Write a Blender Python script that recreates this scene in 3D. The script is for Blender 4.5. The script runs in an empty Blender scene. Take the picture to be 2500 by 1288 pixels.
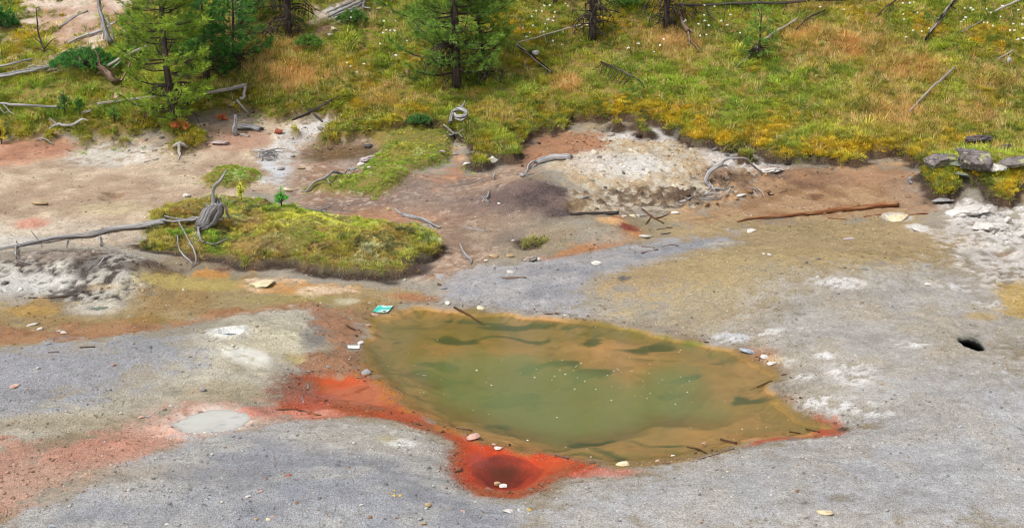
import bpy, math, random
import numpy as np
from mathutils import Vector

# ------------------------------------------------------------------ camera, sky, sun, exposure
scene = bpy.context.scene
COL = scene.collection
CAM_H, PITCH, FPX = 5.6, math.radians(17.5), 3434.0
cam_d = bpy.data.cameras.new('camera'); cam = bpy.data.objects.new('camera', cam_d); COL.objects.link(cam)
cam.location = (0, 0, CAM_H); cam.rotation_euler = (math.pi / 2 - PITCH, 0, 0)
cam_d.sensor_width = 36.0; cam_d.lens = 36.0 * FPX / 2500.0
cam_d.clip_start = 0.1; cam_d.clip_end = 2000
scene.camera = cam

SUN_EL, SUN_AZ = math.radians(56), math.radians(-138)      # azimuth from +Y, clockwise: high, from behind the viewer's left shoulder
world = bpy.data.worlds.new('World'); scene.world = world; world.use_nodes = True
wn = world.node_tree; wn.nodes.clear()
wo = wn.nodes.new('ShaderNodeOutputWorld'); wb = wn.nodes.new('ShaderNodeBackground')
sky = wn.nodes.new('ShaderNodeTexSky'); sky.sky_type = 'NISHITA'; sky.sun_disc = False
sky.sun_elevation = SUN_EL; sky.sun_rotation = SUN_AZ
sky.air_density = 1.0; sky.dust_density = 4.0; sky.ozone_density = 1.0
hs = wn.nodes.new('ShaderNodeHueSaturation'); hs.inputs['Saturation'].default_value = 0.30   # thin bright cloud veils the blue
wn.links.new(sky.outputs[0], hs.inputs['Color']); wn.links.new(hs.outputs[0], wb.inputs[0])
wb.inputs[1].default_value = 0.10
wn.links.new(wb.outputs[0], wo.inputs[0])
sun_d = bpy.data.lights.new('sun', 'SUN'); sun_d.energy = 1.5; sun_d.angle = math.radians(10); sun_d.color = (1.0, 0.96, 0.9)
sun = bpy.data.objects.new('sun', sun_d); COL.objects.link(sun)
sdir = Vector((math.sin(SUN_AZ) * math.cos(SUN_EL), math.cos(SUN_AZ) * math.cos(SUN_EL), math.sin(SUN_EL)))
sun.rotation_euler = sdir.to_track_quat('Z', 'Y').to_euler()
vs = scene.view_settings; vs.view_transform = 'Standard'; vs.look = 'None'; vs.exposure = 0.80; vs.gamma = 1.0; vs.use_curve_mapping = False
scene.cycles.use_denoising = True; scene.cycles.filter_width = 1.05
scene.cycles.max_bounces = 6; scene.cycles.diffuse_bounces = 3; scene.cycles.transparent_max_bounces = 12

# ------------------------------------------------------------------ helpers: noise, colour, polygons
def srgb(c, k=1.0):
    c = np.asarray(c, float) / 255.0
    l = np.where(c <= 0.04045, c / 12.92, ((c + 0.055) / 1.055) ** 2.4)
    return l * k
KALB = 0.78
def alb(c): return srgb(c, KALB)
def sstep(a, b, x):
    t = np.clip((x - a) / (b - a), 0, 1); return t * t * (3 - 2 * t)
_lat = {}
def vnoise(x, y, seed=0):
    if seed not in _lat: _lat[seed] = np.random.RandomState(1000 + seed).rand(256, 256)
    L = _lat[seed]
    xi = np.floor(x).astype(np.int64); yi = np.floor(y).astype(np.int64)
    fx = x - xi; fy = y - yi
    fx = fx * fx * fx * (fx * (fx * 6 - 15) + 10); fy = fy * fy * fy * (fy * (fy * 6 - 15) + 10)
    x0 = xi & 255; x1 = (xi + 1) & 255; y0 = yi & 255; y1 = (yi + 1) & 255
    return (L[y0, x0] * (1 - fx) + L[y0, x1] * fx) * (1 - fy) + (L[y1, x0] * (1 - fx) + L[y1, x1] * fx) * fy
def fbm(x, y, scale=1.0, octv=4, seed=0, gain=0.5):
    """-1..1 fractal noise, scale = size in metres of the largest lumps"""
    s = 0; a = 1; n = 0; f = 1.0 / scale
    for o in range(octv):
        s = s + a * (vnoise(x * f + 17.3 * o + 3.1, y * f - 9.7 * o + 8.4, seed + o) * 2 - 1); n += a; a *= gain; f *= 2.03
    return s / n * 1.6
def poly_sd(px, py, poly):
    """signed distance, positive inside; evaluated only near the polygon"""
    poly = np.asarray(poly, float); out = np.full(px.shape, -9.0)
    lo = poly.min(0) - 2.0; hi = poly.max(0) + 2.0
    m = (px > lo[0]) & (px < hi[0]) & (py > lo[1]) & (py < hi[1])
    x = px[m]; y = py[m]
    if x.size == 0: return out
    d2 = np.full(x.shape, 1e9); ins = np.zeros(x.shape, bool); n = len(poly)
    for i in range(n):
        ax, ay = poly[i]; bx, by = poly[(i + 1) % n]; ex, ey = bx - ax, by - ay
        t = np.clip(((x - ax) * ex + (y - ay) * ey) / (ex * ex + ey * ey + 1e-12), 0, 1)
        d2 = np.minimum(d2, (x - ax - t * ex) ** 2 + (y - ay - t * ey) ** 2)
        if ay != by:
            c = ((ay > y) != (by > y)) & (x < (bx - ax) * (y - ay) / (by - ay) + ax); ins ^= c
    d = np.sqrt(d2); out[m] = np.where(ins, d, -d); return out

# ------------------------------------------------------------------ terrain grid
def spaced(a, b, f):
    v = [a]
    while v[-1] < b: v.append(v[-1] + f(v[-1]))
    return np.array(v)
def xstep(x):
    if 4.35 < x < 5.2: return 0.017
    return 0.037
GX = np.concatenate([[-260, -160, -100, -60, -40, -28, -20, -16, -14.2, -13.2], spaced(-12.6, 12.6, xstep), [13.2, 14.2, 16, 20, 28, 40, 60, 100, 160, 260]])
GY = np.concatenate([[-120, -60, -30, -15, -5, 0, 3, 5, 6.5, 7.6, 8.4, 8.9], spaced(9.3, 34.5, lambda y: 0.022 + max(0, y - 11) * 0.0016), [35.2, 36, 37.5, 40, 44, 50, 60, 80, 120, 200, 320]])
XX, YY = np.meshgrid(GX, GY)
def gsample(A, x, y):
    x = np.asarray(x, float); y = np.asarray(y, float)
    i = np.clip(np.searchsorted(GX, x) - 1, 0, len(GX) - 2); j = np.clip(np.searchsorted(GY, y) - 1, 0, len(GY) - 2)
    u = np.clip((x - GX[i]) / (GX[i + 1] - GX[i]), 0, 1); v = np.clip((y - GY[j]) / (GY[j + 1] - GY[j]), 0, 1)
    if A.ndim == 3: u = u[..., None]; v = v[..., None]
    return (A[j, i] * (1 - u) + A[j, i + 1] * u) * (1 - v) + (A[j + 1, i] * (1 - u) + A[j + 1, i + 1] * u) * v
def ray(px, py):
    a = (np.asarray(px, float) - 1250) / FPX; b = -(np.asarray(py, float) - 644) / FPX
    cp, sp = math.cos(PITCH), math.sin(PITCH)
    return np.stack([a, cp + b * sp, -sp + b * cp], -1)
def ground(pts, H):
    """photo pixels -> points where the sight line meets the ground H"""
    pts = np.atleast_2d(np.asarray(pts, float)); d = ray(pts[:, 0], pts[:, 1]); d = d / d[:, 1:2]
    ys = np.arange(8.5, 60, 0.04)
    P = d[:, None, :] * ys[None, :, None]; P[..., 2] += CAM_H
    g = P[..., 2] - gsample(H, P[..., 0], P[..., 1])
    hit = np.argmax(g < 0, axis=1); hit = np.where(g[np.arange(len(pts)), hit] < 0, hit, len(ys) - 1); hit = np.maximum(hit, 1)
    g0 = g[np.arange(len(pts)), hit - 1]; g1 = g[np.arange(len(pts)), hit]
    t = ys[hit - 1] + 0.04 * np.clip(g0 / (g0 - g1 + 1e-9), 0, 1)
    Q = d * t[:, None]; Q[:, 2] += CAM_H
    return Q
def flat(pts, H): return ground(pts, H)[:, :2]

def softplus(t, w): return w * np.logaddexp(0, t / w)
H = 0.045 * softplus(YY - 16.0, 0.8)
foot = 23.3 + 0.5 * np.sin(XX * 0.35 + 1.0) + 0.35 * fbm(XX, YY, 4.0, 2, 40)
foot = foot + 0.9 * sstep(5.0, 8.0, XX) * 0
hill = softplus(YY - foot, 0.7)
H = H + 0.30 * hill + 0.05 * fbm(XX, YY, 2.2, 3, 41) * sstep(0, 2, YY - foot)
H = np.where(YY > 45, np.minimum(H, 0.30 * 22 + (YY - 45) * 0.12 + 1), H)
H0 = H.copy()
def bump(cx, cy, rx, ry, h):
    """low rise centred on a photo position, radii in metres"""
    global H
    c = flat([(cx, cy)], H0)[0]
    H = H + h * np.exp(-((XX - c[0]) / rx) ** 2 - ((YY - c[1]) / ry) ** 2)
bump(430, 890, 2.0, 0.75, 0.16); bump(650, 830, 0.9, 0.6, 0.08)
bump(650, 1240, 2.4, 0.9, 0.20); bump(-100, 930, 1.6, 0.8, 0.1)
bump(1900, 690, 2.6, 1.4, 0.22); bump(2250, 950, 1.8, 1.6, 0.12); bump(1900, 1240, 2.0, 0.8, 0.1)
bump(1290, 500, 0.8, 0.9, 0.34); bump(1465, 578, 0.55, 0.5, 0.15); bump(1560, 430, 1.6, 1.4, 0.22)
bump(140, 670, 1.3, 0.6, 0.22); bump(300, 690, 0.5, 0.4, 0.14); bump(2420, 470, 1.1, 0.8, 0.3)
bump(1000, 470, 0.8, 0.8, 0.15)
bump(850, 1120, 1.3, 0.5, 0.05)

POOL = [(895,800),(905,775),(960,752),(1000,738),(1050,736),(1100,746),(1180,757),(1300,767),(1400,774),(1500,785),(1600,803),(1700,826),(1780,848),(1830,864),(1880,887),(1906,915),(1890,942),(1902,965),(1930,990),(1972,1016),(2040,1044),(2050,1050),(1990,1054),(1900,1064),(1830,1079),(1760,1092),(1700,1108),(1600,1124),(1500,1132),(1420,1126),(1350,1112),(1270,1100),(1200,1083),(1130,1058),(1060,1020),(1010,992),(960,955),(930,922),(900,902),(882,875),(874,840)]
DEEP = [(1000,900),(1060,855),(1250,842),(1400,852),(1470,885),(1550,915),(1610,882),(1700,900),(1790,950),(1745,1010),(1620,1030),(1520,1062),(1350,1078),(1230,1045),(1110,1000),(1020,950)]
REDZ = [(690,988),(678,955),(720,912),(770,900),(800,892),(860,902),(930,930),(980,985),(1060,1030),(1130,1060),(1200,1085),(1280,1100),(1420,1122),(1480,1140),(1430,1163),(1370,1168),(1330,1193),(1260,1216),(1180,1210),(1130,1180),(1108,1130),(1112,1085),(1050,1052),(960,1025),(860,1016),(760,1020),(700,1014)]
REDWET = [(770,912),(850,912),(930,940),(980,990),(1060,1035),(1130,1062),(1200,1086),(1290,1102),(1400,1125),(1390,1145),(1330,1165),(1300,1185),(1240,1198),(1180,1190),(1145,1165),(1128,1125),(1130,1090),(1080,1052),(1000,1015),(900,985),(820,975),(770,950)]
MOUND = [(335,612),(372,560),(365,530),(440,506),(540,488),(640,500),(700,520),(820,530),(900,548),(1010,572),(1072,606),(1060,640),(1000,660),(1020,678),(960,692),(860,688),(760,670),(660,662),(600,665),(560,648),(480,648),(430,640),(380,630)]
MOSS2 = [(900,348),(940,326),(1000,318),(1090,322),(1114,345),(1106,372),(1104,396),(1060,424),(1004,440),(994,470),(960,490),(920,500),(880,490),(800,486),(757,476),(747,467),(800,447),(880,452),(884,425),(905,400),(925,375)]
MOSS3 = [(487,450),(520,425),(560,418),(610,425),(645,436),(630,452),(600,470),(560,468),(520,470)]
HILLV = [(-400,352),(0,354),(60,347),(110,338),(200,346),(290,352),(370,334),(392,330),(400,372),(430,386),(480,378),(512,362),(500,335),(470,318),(520,296),(560,284),(610,278),(640,300),(700,303),(760,296),(835,300),(790,328),(757,350),(800,372),(850,352),(900,345),(930,338),(960,330),(1090,330),(1098,352),(1120,345),(1140,372),(1170,400),(1235,412),(1275,368),(1312,328),(1400,312),(1500,306),(1600,312),(1640,330),(1690,346),(1700,366),(1762,384),(1800,378),(1850,396),(1930,416),(2000,409),(2100,407),(2212,396),(2226,425),(2270,440),(2252,475),(2258,500),(2300,506),(2360,496),(2420,516),(2500,508),(2700,520),(2900,420)]
SPROUT = [(905,352),(960,330),(1090,330),(1110,345),(1090,385),(1000,400),(930,430),(900,420),(915,385)]
PL = {k: flat(v, H0) for k, v in dict(POOL=POOL, DEEP=DEEP, REDZ=REDZ, REDWET=REDWET, MOUND=MOUND, MOSS2=MOSS2, MOSS3=MOSS3).items()}
wx = XX + 0.10 * fbm(XX, YY, 0.5, 3, 1); wy = YY + 0.10 * fbm(XX, YY, 0.5, 3, 5)
wx2 = XX + 0.035 * fbm(XX, YY, 0.22, 3, 2); wy2 = YY + 0.035 * fbm(XX, YY, 0.22, 3, 6)

# vegetated slope: a low turf step along its ragged lower edge
hv = flat(HILLV, H0); top = hv[:, 1].max()
HILLW = np.vstack([hv, [[90, hv[-1, 1]], [90, 200], [-90, 200], [-90, hv[0, 1]]]])
sd_hill = poly_sd(wx + .16 * fbm(XX, YY, .7, 3, 45), wy + .24 * fbm(XX, YY, .4, 3, 47), HILLW)
for (cx, cy, r) in [(1576,346,.14),(1508,324,.12),(1735,362,.2),(1818,408,.16),(1175,420,.2),(1245,405,.15),(1560,322,.12),(2270,462,.2),(720,340,.12),(300,362,.12),(210,358,.14),(120,346,.14),(1165,415,.16)]:
    c = flat([(cx, cy)], H0)[0]; sd_hill = np.maximum(sd_hill, r - np.sqrt((wx2 - c[0]) ** 2 + ((wy2 - c[1]) * .8) ** 2))
sd_hill = np.where((YY > 30) & (sd_hill < -8), 5, sd_hill)
H = H + (0.11 * sstep(0.0, 0.07, sd_hill) + 0.10 * sstep(0.05, 0.45, sd_hill)) * (1 - 0.6 * sstep(0, 9, np.abs(XX + 3.0)) * (XX < -3))
# moss mound with a steep dark front edge, easing down behind
sd_md = poly_sd(wx2 + .10 * fbm(XX, YY, .4, 3, 49), wy2 + .10 * fbm(XX, YY, .4, 3, 51), PL['MOUND'])
mc = PL['MOUND'].mean(0)
back = 1 - sstep(mc[1] - 0.6, mc[1] + 1.9, YY)
H = H + np.maximum((0.12 * sstep(-0.02, 0.09, sd_md) * sstep(-4.6, -3.4, XX) + 0.19 * sstep(0.0, 1.0, sd_md)) * back, 0.07 * sstep(0, 0.25, sd_md)) + 0.085 * sstep(0.05, 0.4, sd_md) * fbm(XX, YY, 0.45, 3, 9)
sd_m2 = poly_sd(wx2, wy2, PL['MOSS2']); sd_m3 = poly_sd(wx2, wy2, PL['MOSS3'])
H = H + 0.11 * sstep(-0.02, 0.15, sd_m2) + 0.09 * sstep(-0.02, 0.15, sd_m3)
# pool basin
WATER_Z = -0.035
wx3 = wx2 + .05 * fbm(XX, YY, .45, 3, 53) + .015 * fbm(XX, YY, .09, 2, 57); wy3 = wy2 + .07 * fbm(XX, YY, .45, 3, 55) + .02 * fbm(XX, YY, .09, 2, 59)
sd_pool = poly_sd(wx3, wy3, PL['POOL']); sd_deep = poly_sd(wx, wy, PL['DEEP']); sd_red = poly_sd(wx2, wy2, PL['REDWET']); sd_redz = poly_sd(wx2, wy2, PL['REDZ'])
shore = np.maximum(sd_pool, sd_red)
H = H * sstep(0.0, 1.1, -shore)                                # the banks come down to the water's level
H = H + np.where(shore < 0, 0.05 * sstep(0, 0.35, -shore), 0)
H = np.where(shore >= -0.02, np.where(sd_pool > -0.02, -0.085 * sstep(-0.02, 0.25, sd_pool), -0.026 * sstep(-0.02, 0.1, sd_red)), H)
H = np.where((shore >= -.02) & (sd_pool <= 0), np.minimum(H, -0.02 * sstep(0.0, .1, sd_red)), H)
lump = fbm(XX + 0.5 * fbm(XX, YY, 1.1, 2, 12), YY + 0.4 * fbm(XX, YY, 1.1, 2, 14), 0.9, 4, 20)
H = H - (0.19 * sstep(-0.10, 0.40, sd_deep + .16 * lump) + 0.0 * sstep(0.1, 0.6, sd_pool)) + 0.02 * lump * sstep(0.15, 0.6, sd_pool)
pit = flat([(1228, 1143)], H0)[0]
pr = np.sqrt(((wx3 - pit[0]) / 0.25) ** 2 + ((wy3 - pit[1]) / 0.27) ** 2)
H = H - 0.26 * (1 - sstep(0.0, 1.0, pr)) - 0.03 * (1 - sstep(0.8, 1.8, pr))
# mud pots (shallow dishes), the open vent, small sags
POTS = [(515, 1028, 0.34, 0.30, 0.05), (562, 812, 0.12, 0.13, 0.07), (243, 749, 0.11, 0.09, 0.04)]
potw = []
for (cx, cy, rx, ry, dp) in POTS:
    c = flat([(cx, cy)], H)[0]; r = np.sqrt(((wx2 - c[0]) / rx) ** 2 + ((wy2 - c[1]) / ry) ** 2)
    H = H - dp * (1 - sstep(0.7, 1.25, r)) + 0.02 * np.exp(-((r - 1.4) / 0.25) ** 2); potw.append((c, rx, ry))
vc = flat([(2373, 832)], H)[0]
vr = np.sqrt(((XX + 0.008 * fbm(XX, YY, 0.10, 2, 77) - vc[0]) / 0.132) ** 2 + ((YY + 0.012 * fbm(XX, YY, 0.10, 2, 79) - vc[1]) / 0.25) ** 2)
H = H - 0.05 * np.exp(-((vr - .6) / 0.6) ** 2)
for (cx, cy, r, dp) in [(277, 478, 0.22, 0.10), (2450, 621, 0.22, 0.09), (1993, 482, 0.15, 0.07), (1403, 508, 0.17, 0.12), (1290, 596, 0.24, 0.10), (1225, 430, .2, .05), (1525, 679, .12, .03)]:
    c = flat([(cx, cy)], H)[0]; q = np.sqrt((XX - c[0]) ** 2 + (YY - c[1]) ** 2) / r
    H = H - dp * (1 - sstep(0.3, 1.1, q))
HM = H.copy()                                                   # macro ground: everything is placed on this
def G(pts): return ground(pts, HM)
def GXY(pts): return ground(pts, HM)[:, :2]
# ------------------------------------------------------------------ mineral colours of the ground (one colour per place, from the photograph)
n_a = fbm(XX, YY, 1.3, 4, 60); n_b = fbm(XX, YY, 0.35, 4, 64); n_c = fbm(XX, YY, 0.10, 3, 68); n_d = fbm(XX * 0.5, YY * 1.3, 0.6, 4, 72)
n_f = fbm(XX, YY, 0.055, 2, 76)
C = np.zeros(XX.shape + (3,))
C[:] = alb((165, 157, 142))
C += (alb((148, 134, 110)) - alb((165, 157, 142))) * sstep(-0.3, 0.7, n_a + 0.4 * n_b)[..., None]
GRIT = np.full(XX.shape, 0.46); WET = np.zeros(XX.shape)
def lay(mask, c1, c2=None, mix=None):
    global C
    c = alb(c1) if c2 is None else alb(c1) + (alb(c2) - alb(c1)) * (sstep(-0.5, 0.6, n_b + 0.6 * n_a) if mix is None else mix)[..., None]
    C = C + (c - C) * np.clip(mask, 0, 1)[..., None]
def gritty(m):
    e = 4 * m * (1 - m)                                        # grains of both sides mix where two deposits meet
    return np.clip(m + e * (0.30 * n_f + 0.30 * n_c + .15 * n_b), 0, 1)
def P(pts, soft=0.15, warp=0.15, fine=0.5, brk=0.0):
    w = GXY(pts); sd = poly_sd(XX, YY, w) + warp * (n_b + fine * n_c)
    m = gritty(sstep(-soft, soft, sd))
    if brk: m = m * sstep(-0.35, 0.25, n_c + 0.8 * n_f + (1 - brk) * 1.2)
    return m
def E(cx, cy, rx, ry, soft=0.5, brk=0.0, warp=0.35):
    """ellipse: centre and radii as seen in the photo, laid on the ground"""
    q = GXY([(cx, cy), (cx + rx, cy), (cx, cy - ry), (cx, cy + ry)]); a = abs(q[1, 0] - q[0, 0]); b = abs(q[2, 1] - q[3, 1]) / 2; c0 = (q[0, 0], (q[2, 1] + q[3, 1]) / 2)
    r = np.sqrt(((XX - c0[0]) / a) ** 2 + ((YY - c0[1]) / b) ** 2) + warp * (n_b * 0.6 + n_c * 0.5)
    m = gritty(1 - sstep(1 - soft, 1 + soft, r))
    if brk: m = m * sstep(-0.35, 0.25, n_c + 0.8 * n_f + (1 - brk) * 1.2)
    return m
# upper-left pink flat
lay(P([(-200,345),(390,330),(430,400),(520,300),(640,300),(760,300),(800,360),(700,470),(560,480),(380,520),(330,600),(0,600),(-200,600)], .25, .2), (180,156,132), (196,176,152))
lay(P([(-100,340),(160,335),(200,360),(150,385),(0,405),(-100,410)], .2) * .8, (176,118,90), (190,140,110))
lay(E(285, 378, 110, 28, .35, .5), (208,200,188)); lay(E(270, 508, 80, 16) * .7, (205,188,150)); lay(E(100, 568, 240, 30, .6) * .7, (206,194,176))
lay(E(75, 546, 42, 13) * .8, (204,140,118)); lay(E(20, 588, 80, 14) * .8, (215,210,200)); lay(E(277, 478, 34, 6) * .8, (140,112,85)); lay(E(520, 335, 90, 30) * .7, (190,150,130))
lay(P([(770,288),(830,300),(755,350),(725,400),(695,458),(655,432),(640,390),(680,340)], .16, .12) * .95, (212,208,204))
lay(P([(640,395),(720,400),(700,440),(690,455),(660,440)], .1) * .8, (200,203,208))
# centre brown ground
lay(P([(740,350),(900,350),(960,400),(1100,420),(1200,420),(1240,400),(1300,330),(1330,420),(1230,560),(1160,650),(1070,690),(1020,690),(1060,590),(900,540),(700,510),(720,440)], .3, .2), (158,126,102), (140,112,94))
cb = P([(740,350),(900,350),(960,400),(1100,420),(1200,420),(1240,400),(1330,420),(1230,560),(1160,650),(1070,690),(1020,690),(1060,590),(900,540),(700,510),(720,440)], .3, .2)
lay(cb * sstep(.1, .6, n_d + .4 * n_c) * .7, (116,100,94)); lay(cb * sstep(.2, .7, -n_d + .5 * n_c) * .6, (184,160,138)); lay(cb * sstep(.5, .8, n_f + .5 * n_c) * .6, (200,188,172))
lay(E(840, 372, 95, 22, .4, .4) * .9, (104,80,44)); lay(E(870, 400, 50, 12) * .6, (175,160,150))
lay(P([(1085,345),(1120,372),(1145,415),(1085,455),(1050,470),(1055,440),(1100,410)], .15) * .8, (186,128,92), (205,160,125))
lay(E(1050, 480, 90, 45, .6) * .6, (150,132,120)); lay(E(900, 528, 160, 14, .6) * .7, (180,132,98)); lay(E(1090, 575, 60, 20) * .5, (165,135,110))
lay(E(1290, 488, 125, 52, .35), (86,72,70), (110,92,86)); lay(E(1210, 560, 130, 42, .6) * .7, (126,108,94), (150,132,112)); lay(E(1150, 500, 60, 30) * .5, (120, 102, 95))
# white sinter slope
lay(P([(1300,345),(1450,318),(1620,308),(1700,352),(1800,385),(1925,410),(1900,460),(1750,505),(1600,515),(1450,515),(1390,470),(1385,430),(1320,415)], .2, .15), (205,194,174), (180,158,126), sstep(-.4, .5, n_c + n_b * .6))
lay(P([(1262,385),(1318,325),(1480,322),(1475,365),(1340,388),(1290,410)], .15, .1), (176,126,92), (160,118,88)); lay(E(1590, 330, 120, 16, .4, .4) * .9, (216,212,208)); lay(E(1540, 405, 90, 28, .5, .5), (214,210,204))
lay(E(1760, 385, 50, 30, .5, .4) * .8, (214,208,204)); lay(E(1870, 410, 60, 16, .4, .3), (218,212,208)); lay(E(1450, 400, 60, 30, .6, .6) * .7, (206,196,186))
lay(E(1790, 438, 75, 24, .4, .3), (116,92,76), (150,122,98)); lay(E(1660, 482, 48, 13, .4, .3), (84,62,48)); lay(E(1560, 478, 90, 22, .5, .8) * .8, (105,88,70)); lay(E(1800, 475, 70, 14, .5, .7), (205,190,175))
for e in [(1650,505,40,6),(1690,470,30,6),(1720,500,40,6),(1755,455,26,8),(1830,430,30,6),(1470,495,40,6),(1620,460,16,5),(1585,500,30,5),(1700,440,14,8),(1850,470,40,7),(1500,470,26,5)]: lay(E(*e, .5, .5, .6) * .85, (80,60,46))
lay(P([(1390,470),(1480,480),(1640,470),(1760,440),(1900,430),(1880,480),(1700,520),(1560,540),(1450,520)], .2, .2) * sstep(.0, .5, n_c + .7 * n_f) * .75, (92,72,56))
# right brown flat
lay(P([(1850,432),(2000,410),(2215,400),(2262,470),(2300,512),(2180,532),(1950,542),(1700,562),(1640,535),(1750,503)], .25, .2), (154,118,82), (170,138,104))
lay(E(1950, 432, 110, 24, .5) * .8, (116,82,60), (140,104,76)); lay(E(2130, 435, 110, 22, .6) * .7, (166,128,98)); lay(E(1993, 481, 22, 8) * .8, (105,72,50)); lay(E(2220, 480, 50, 40, .6) * .4, (175,150,130))
lay(P([(1390,640),(1640,548),(1900,542),(2200,524),(2380,560),(2330,640),(2100,655),(1900,650),(1760,700),(1560,740),(1440,725)], .35, .25), (172,150,112), (158,138,100))
lay(P([(1050,700),(1200,652),(1400,616),(1600,588),(1800,568),(1830,588),(1650,628),(1500,662),(1420,706),(1425,764),(1250,762),(1090,738)], .2, .15), (150,151,156), (162,160,160))
lay(P([(1620,640),(1800,600),(2000,630),(2200,650),(2100,720),(1900,800),(1700,790),(1560,760)], .5, .3) * .45, (172,154,110))
# wide grey gravel on the right
lay(P([(1940,680),(2300,660),(2450,700),(2500,900),(2600,1300),(1300,1300),(1330,1200),(1450,1160),(1700,1110),(2050,1055),(1910,960),(1920,870),(1800,800)], .4, .3), (175,171,165), (164,156,142))
lay(P([(2080,1000),(2600,900),(2600,1300),(1250,1320),(1350,1200),(1700,1130)], .5, .3) * .6, (174,177,183), (166,166,166))
for e in [(2081,915,62,27),(2016,869,28,10),(1980,985,90,14),(2080,995,60,12),(1890,885,48,16),(2430,745,40,10),(2050,690,60,12),(1900,810,60,8),(2150,1010,40,7),(2230,840,40,8),(1960,920,30,8),(2330,700,40,8)]: lay(E(*e, .6, .85) * .85, (212,210,208))
lay(P([(2250,560),(2400,520),(2600,540),(2600,720),(2470,715),(2400,690),(2350,620)], .2, .2, .5, .75) * .85, (208,202,196)); lay(P([(2440,690),(2600,680),(2600,790),(2455,768)], .1, .1) * .8, (178,146,66)); lay(E(2395, 772, 40, 9) * .6, (178,150,84))
lay(P([(2300,500),(2420,480),(2500,510),(2600,530),(2600,600),(2420,590),(2350,560),(2310,520)], .12, .15, .5, .8) * .8, (206,202,198)); lay(E(2190, 529, 36, 10, .4, .3), (218,212,200)); lay(E(2241, 556, 26, 10, .4, .3), (214,210,204)); lay(E(2450, 621, 32, 7) * .8, (118,90,60)); lay(E(1885, 880, 32, 12, .5, .3), (215,205,170))
lay(E(1780, 825, 50, 14, .5, .5) * .8, (205,208,214)); lay(E(1525, 679, 18, 6) * .9, (88,86,90))
# orange seep curling round the little grey dome
lay(P([(1360,615),(1440,588),(1500,566),(1545,570),(1552,560),(1530,540),(1480,534),(1520,528),(1565,560),(1562,585),(1480,606),(1400,622),(1330,632)], .08, .08) * .9, (178,122,76)); lay(E(1498, 540, 34, 8) * .9, (226,178,124)); lay(E(1535, 556, 24, 11) * .95, (128,48,30)); lay(E(1600, 550, 60, 20) * .5, (140,128,96))
lay(E(1465, 575, 75, 24, .4) * .8, (160,152,136)); lay(E(1405, 508, 24, 9) * .8, (96,78,52)); lay(E(1290, 596, 45, 12), (80,66,56))
# left black-and-white crust
spk = sstep(-.1, .25, n_f + 0.9 * n_c)
lay(P([(-200,640),(40,632),(180,600),(300,618),(370,655),(372,708),(300,742),(200,742),(120,728),(0,722),(-200,735)], .12, .15), (72,64,60), (198,194,182), np.clip(spk * .75 + sstep(.2, .9, n_b) * .5, 0, 1)); lay(E(60, 690, 120, 26, .5, .2) * .85, (206,204,198)); lay(E(330, 705, 50, 22, .5, .4) * .8, (190,182,160)); lay(E(310, 650, 30, 14) * .7, (78,68,64)); lay(E(205, 650, 45, 25, .4, .5) * .7, (66, 60, 58))
lay(P([(320,640),(450,652),(490,640),(440,682),(378,694),(350,675)], .1, .1), (112,88,58), (86,72,60)); lay(E(130, 625, 120, 16) * .7, (120, 100, 88))
# olive and orange seep water running to the pool
STREAM = [(-200,752),(100,737),(200,747),(300,738),(370,702),(460,682),(560,655),(600,668),(700,692),(860,694),(1000,700),(1060,715),(960,762),(880,792),(800,762),(640,762),(520,772),(400,802),(250,824),(100,850),(-200,862)]
lay(P(STREAM, .15, .15), (164,144,104), (148,122,78)); WET = np.maximum(WET, P(STREAM, .1, .25) * .35)
lay(P([(-200,812),(150,795),(400,786),(560,752),(700,742),(800,752),(830,775),(640,768),(500,788),(350,812),(200,832),(-200,862)], .12, .15) * .85, (172,126,86), (150,106,74))
lay(E(480, 692, 125, 17, .5) * .9, (184,164,92)); lay(P([(462,668),(540,650),(592,664),(560,682),(480,684)], .07), (190,138,72)); lay(E(545, 657, 20, 4) * .7, (120,72,44)); lay(E(80, 760, 60, 13) * .8, (176,140,70)); lay(E(360, 782, 60, 10) * .7, (140,112,50)); lay(P([(560,694),(640,678),(760,692),(870,704),(780,722),(640,716)], .08, .12, .5, .3), (196,146,84), (205,180,150)); lay(E(635, 696, 26, 7) * .9, (128,130,66)); lay(E(720, 730, 130, 12) * .6, (150,140,80)); lay(E(1010, 725, 60, 10, .6) * .9, (172,118,78)); lay(E(250, 700, 40, 8) * .7, (200,180,150)); lay(E(850, 735, 30, 8) * .7, (205,195,165))
WET = np.maximum(WET, E(490, 685, 120, 22) * .7)
# grey dome left of the pool
lay(P([(-200,860),(250,830),(450,795),(640,758),(770,757),(802,800),(785,870),(705,925),(680,962),(560,990),(400,1003),(200,1062),(-200,1110)], .12, .12), (166,158,142), (176,170,154))
lay(P([(-200,865),(250,838),(420,815),(480,850),(330,930),(150,985),(-200,1060)], .35, .25) * .9, (150,152,160), (140,142,148)); lay(E(640, 845, 150, 62, .6) * .75, (198,190,164)); lay(E(600, 864, 62, 16, .5, .35), (226,224,216)); lay(E(660, 885, 110, 16, .5, .5) * .6, (220,216,204)); lay(E(560, 810, 46, 15, .5, .45), (222,222,218)); lay(E(730, 880, 34, 18) * .7, (190,166,90)); lay(E(775, 805, 32, 52, .5, .2) * .85, (126,124,122)); lay(E(740, 900, 70, 30, .5, .6) * .6, (130,124,116)); lay(E(200, 1030, 200, 22) * .5, (165,152,122)); lay(E(560, 955, 120, 25) * .5, (160,148,112)); lay(E(245, 750, 48, 16) * .8, (206,200,186))
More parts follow.
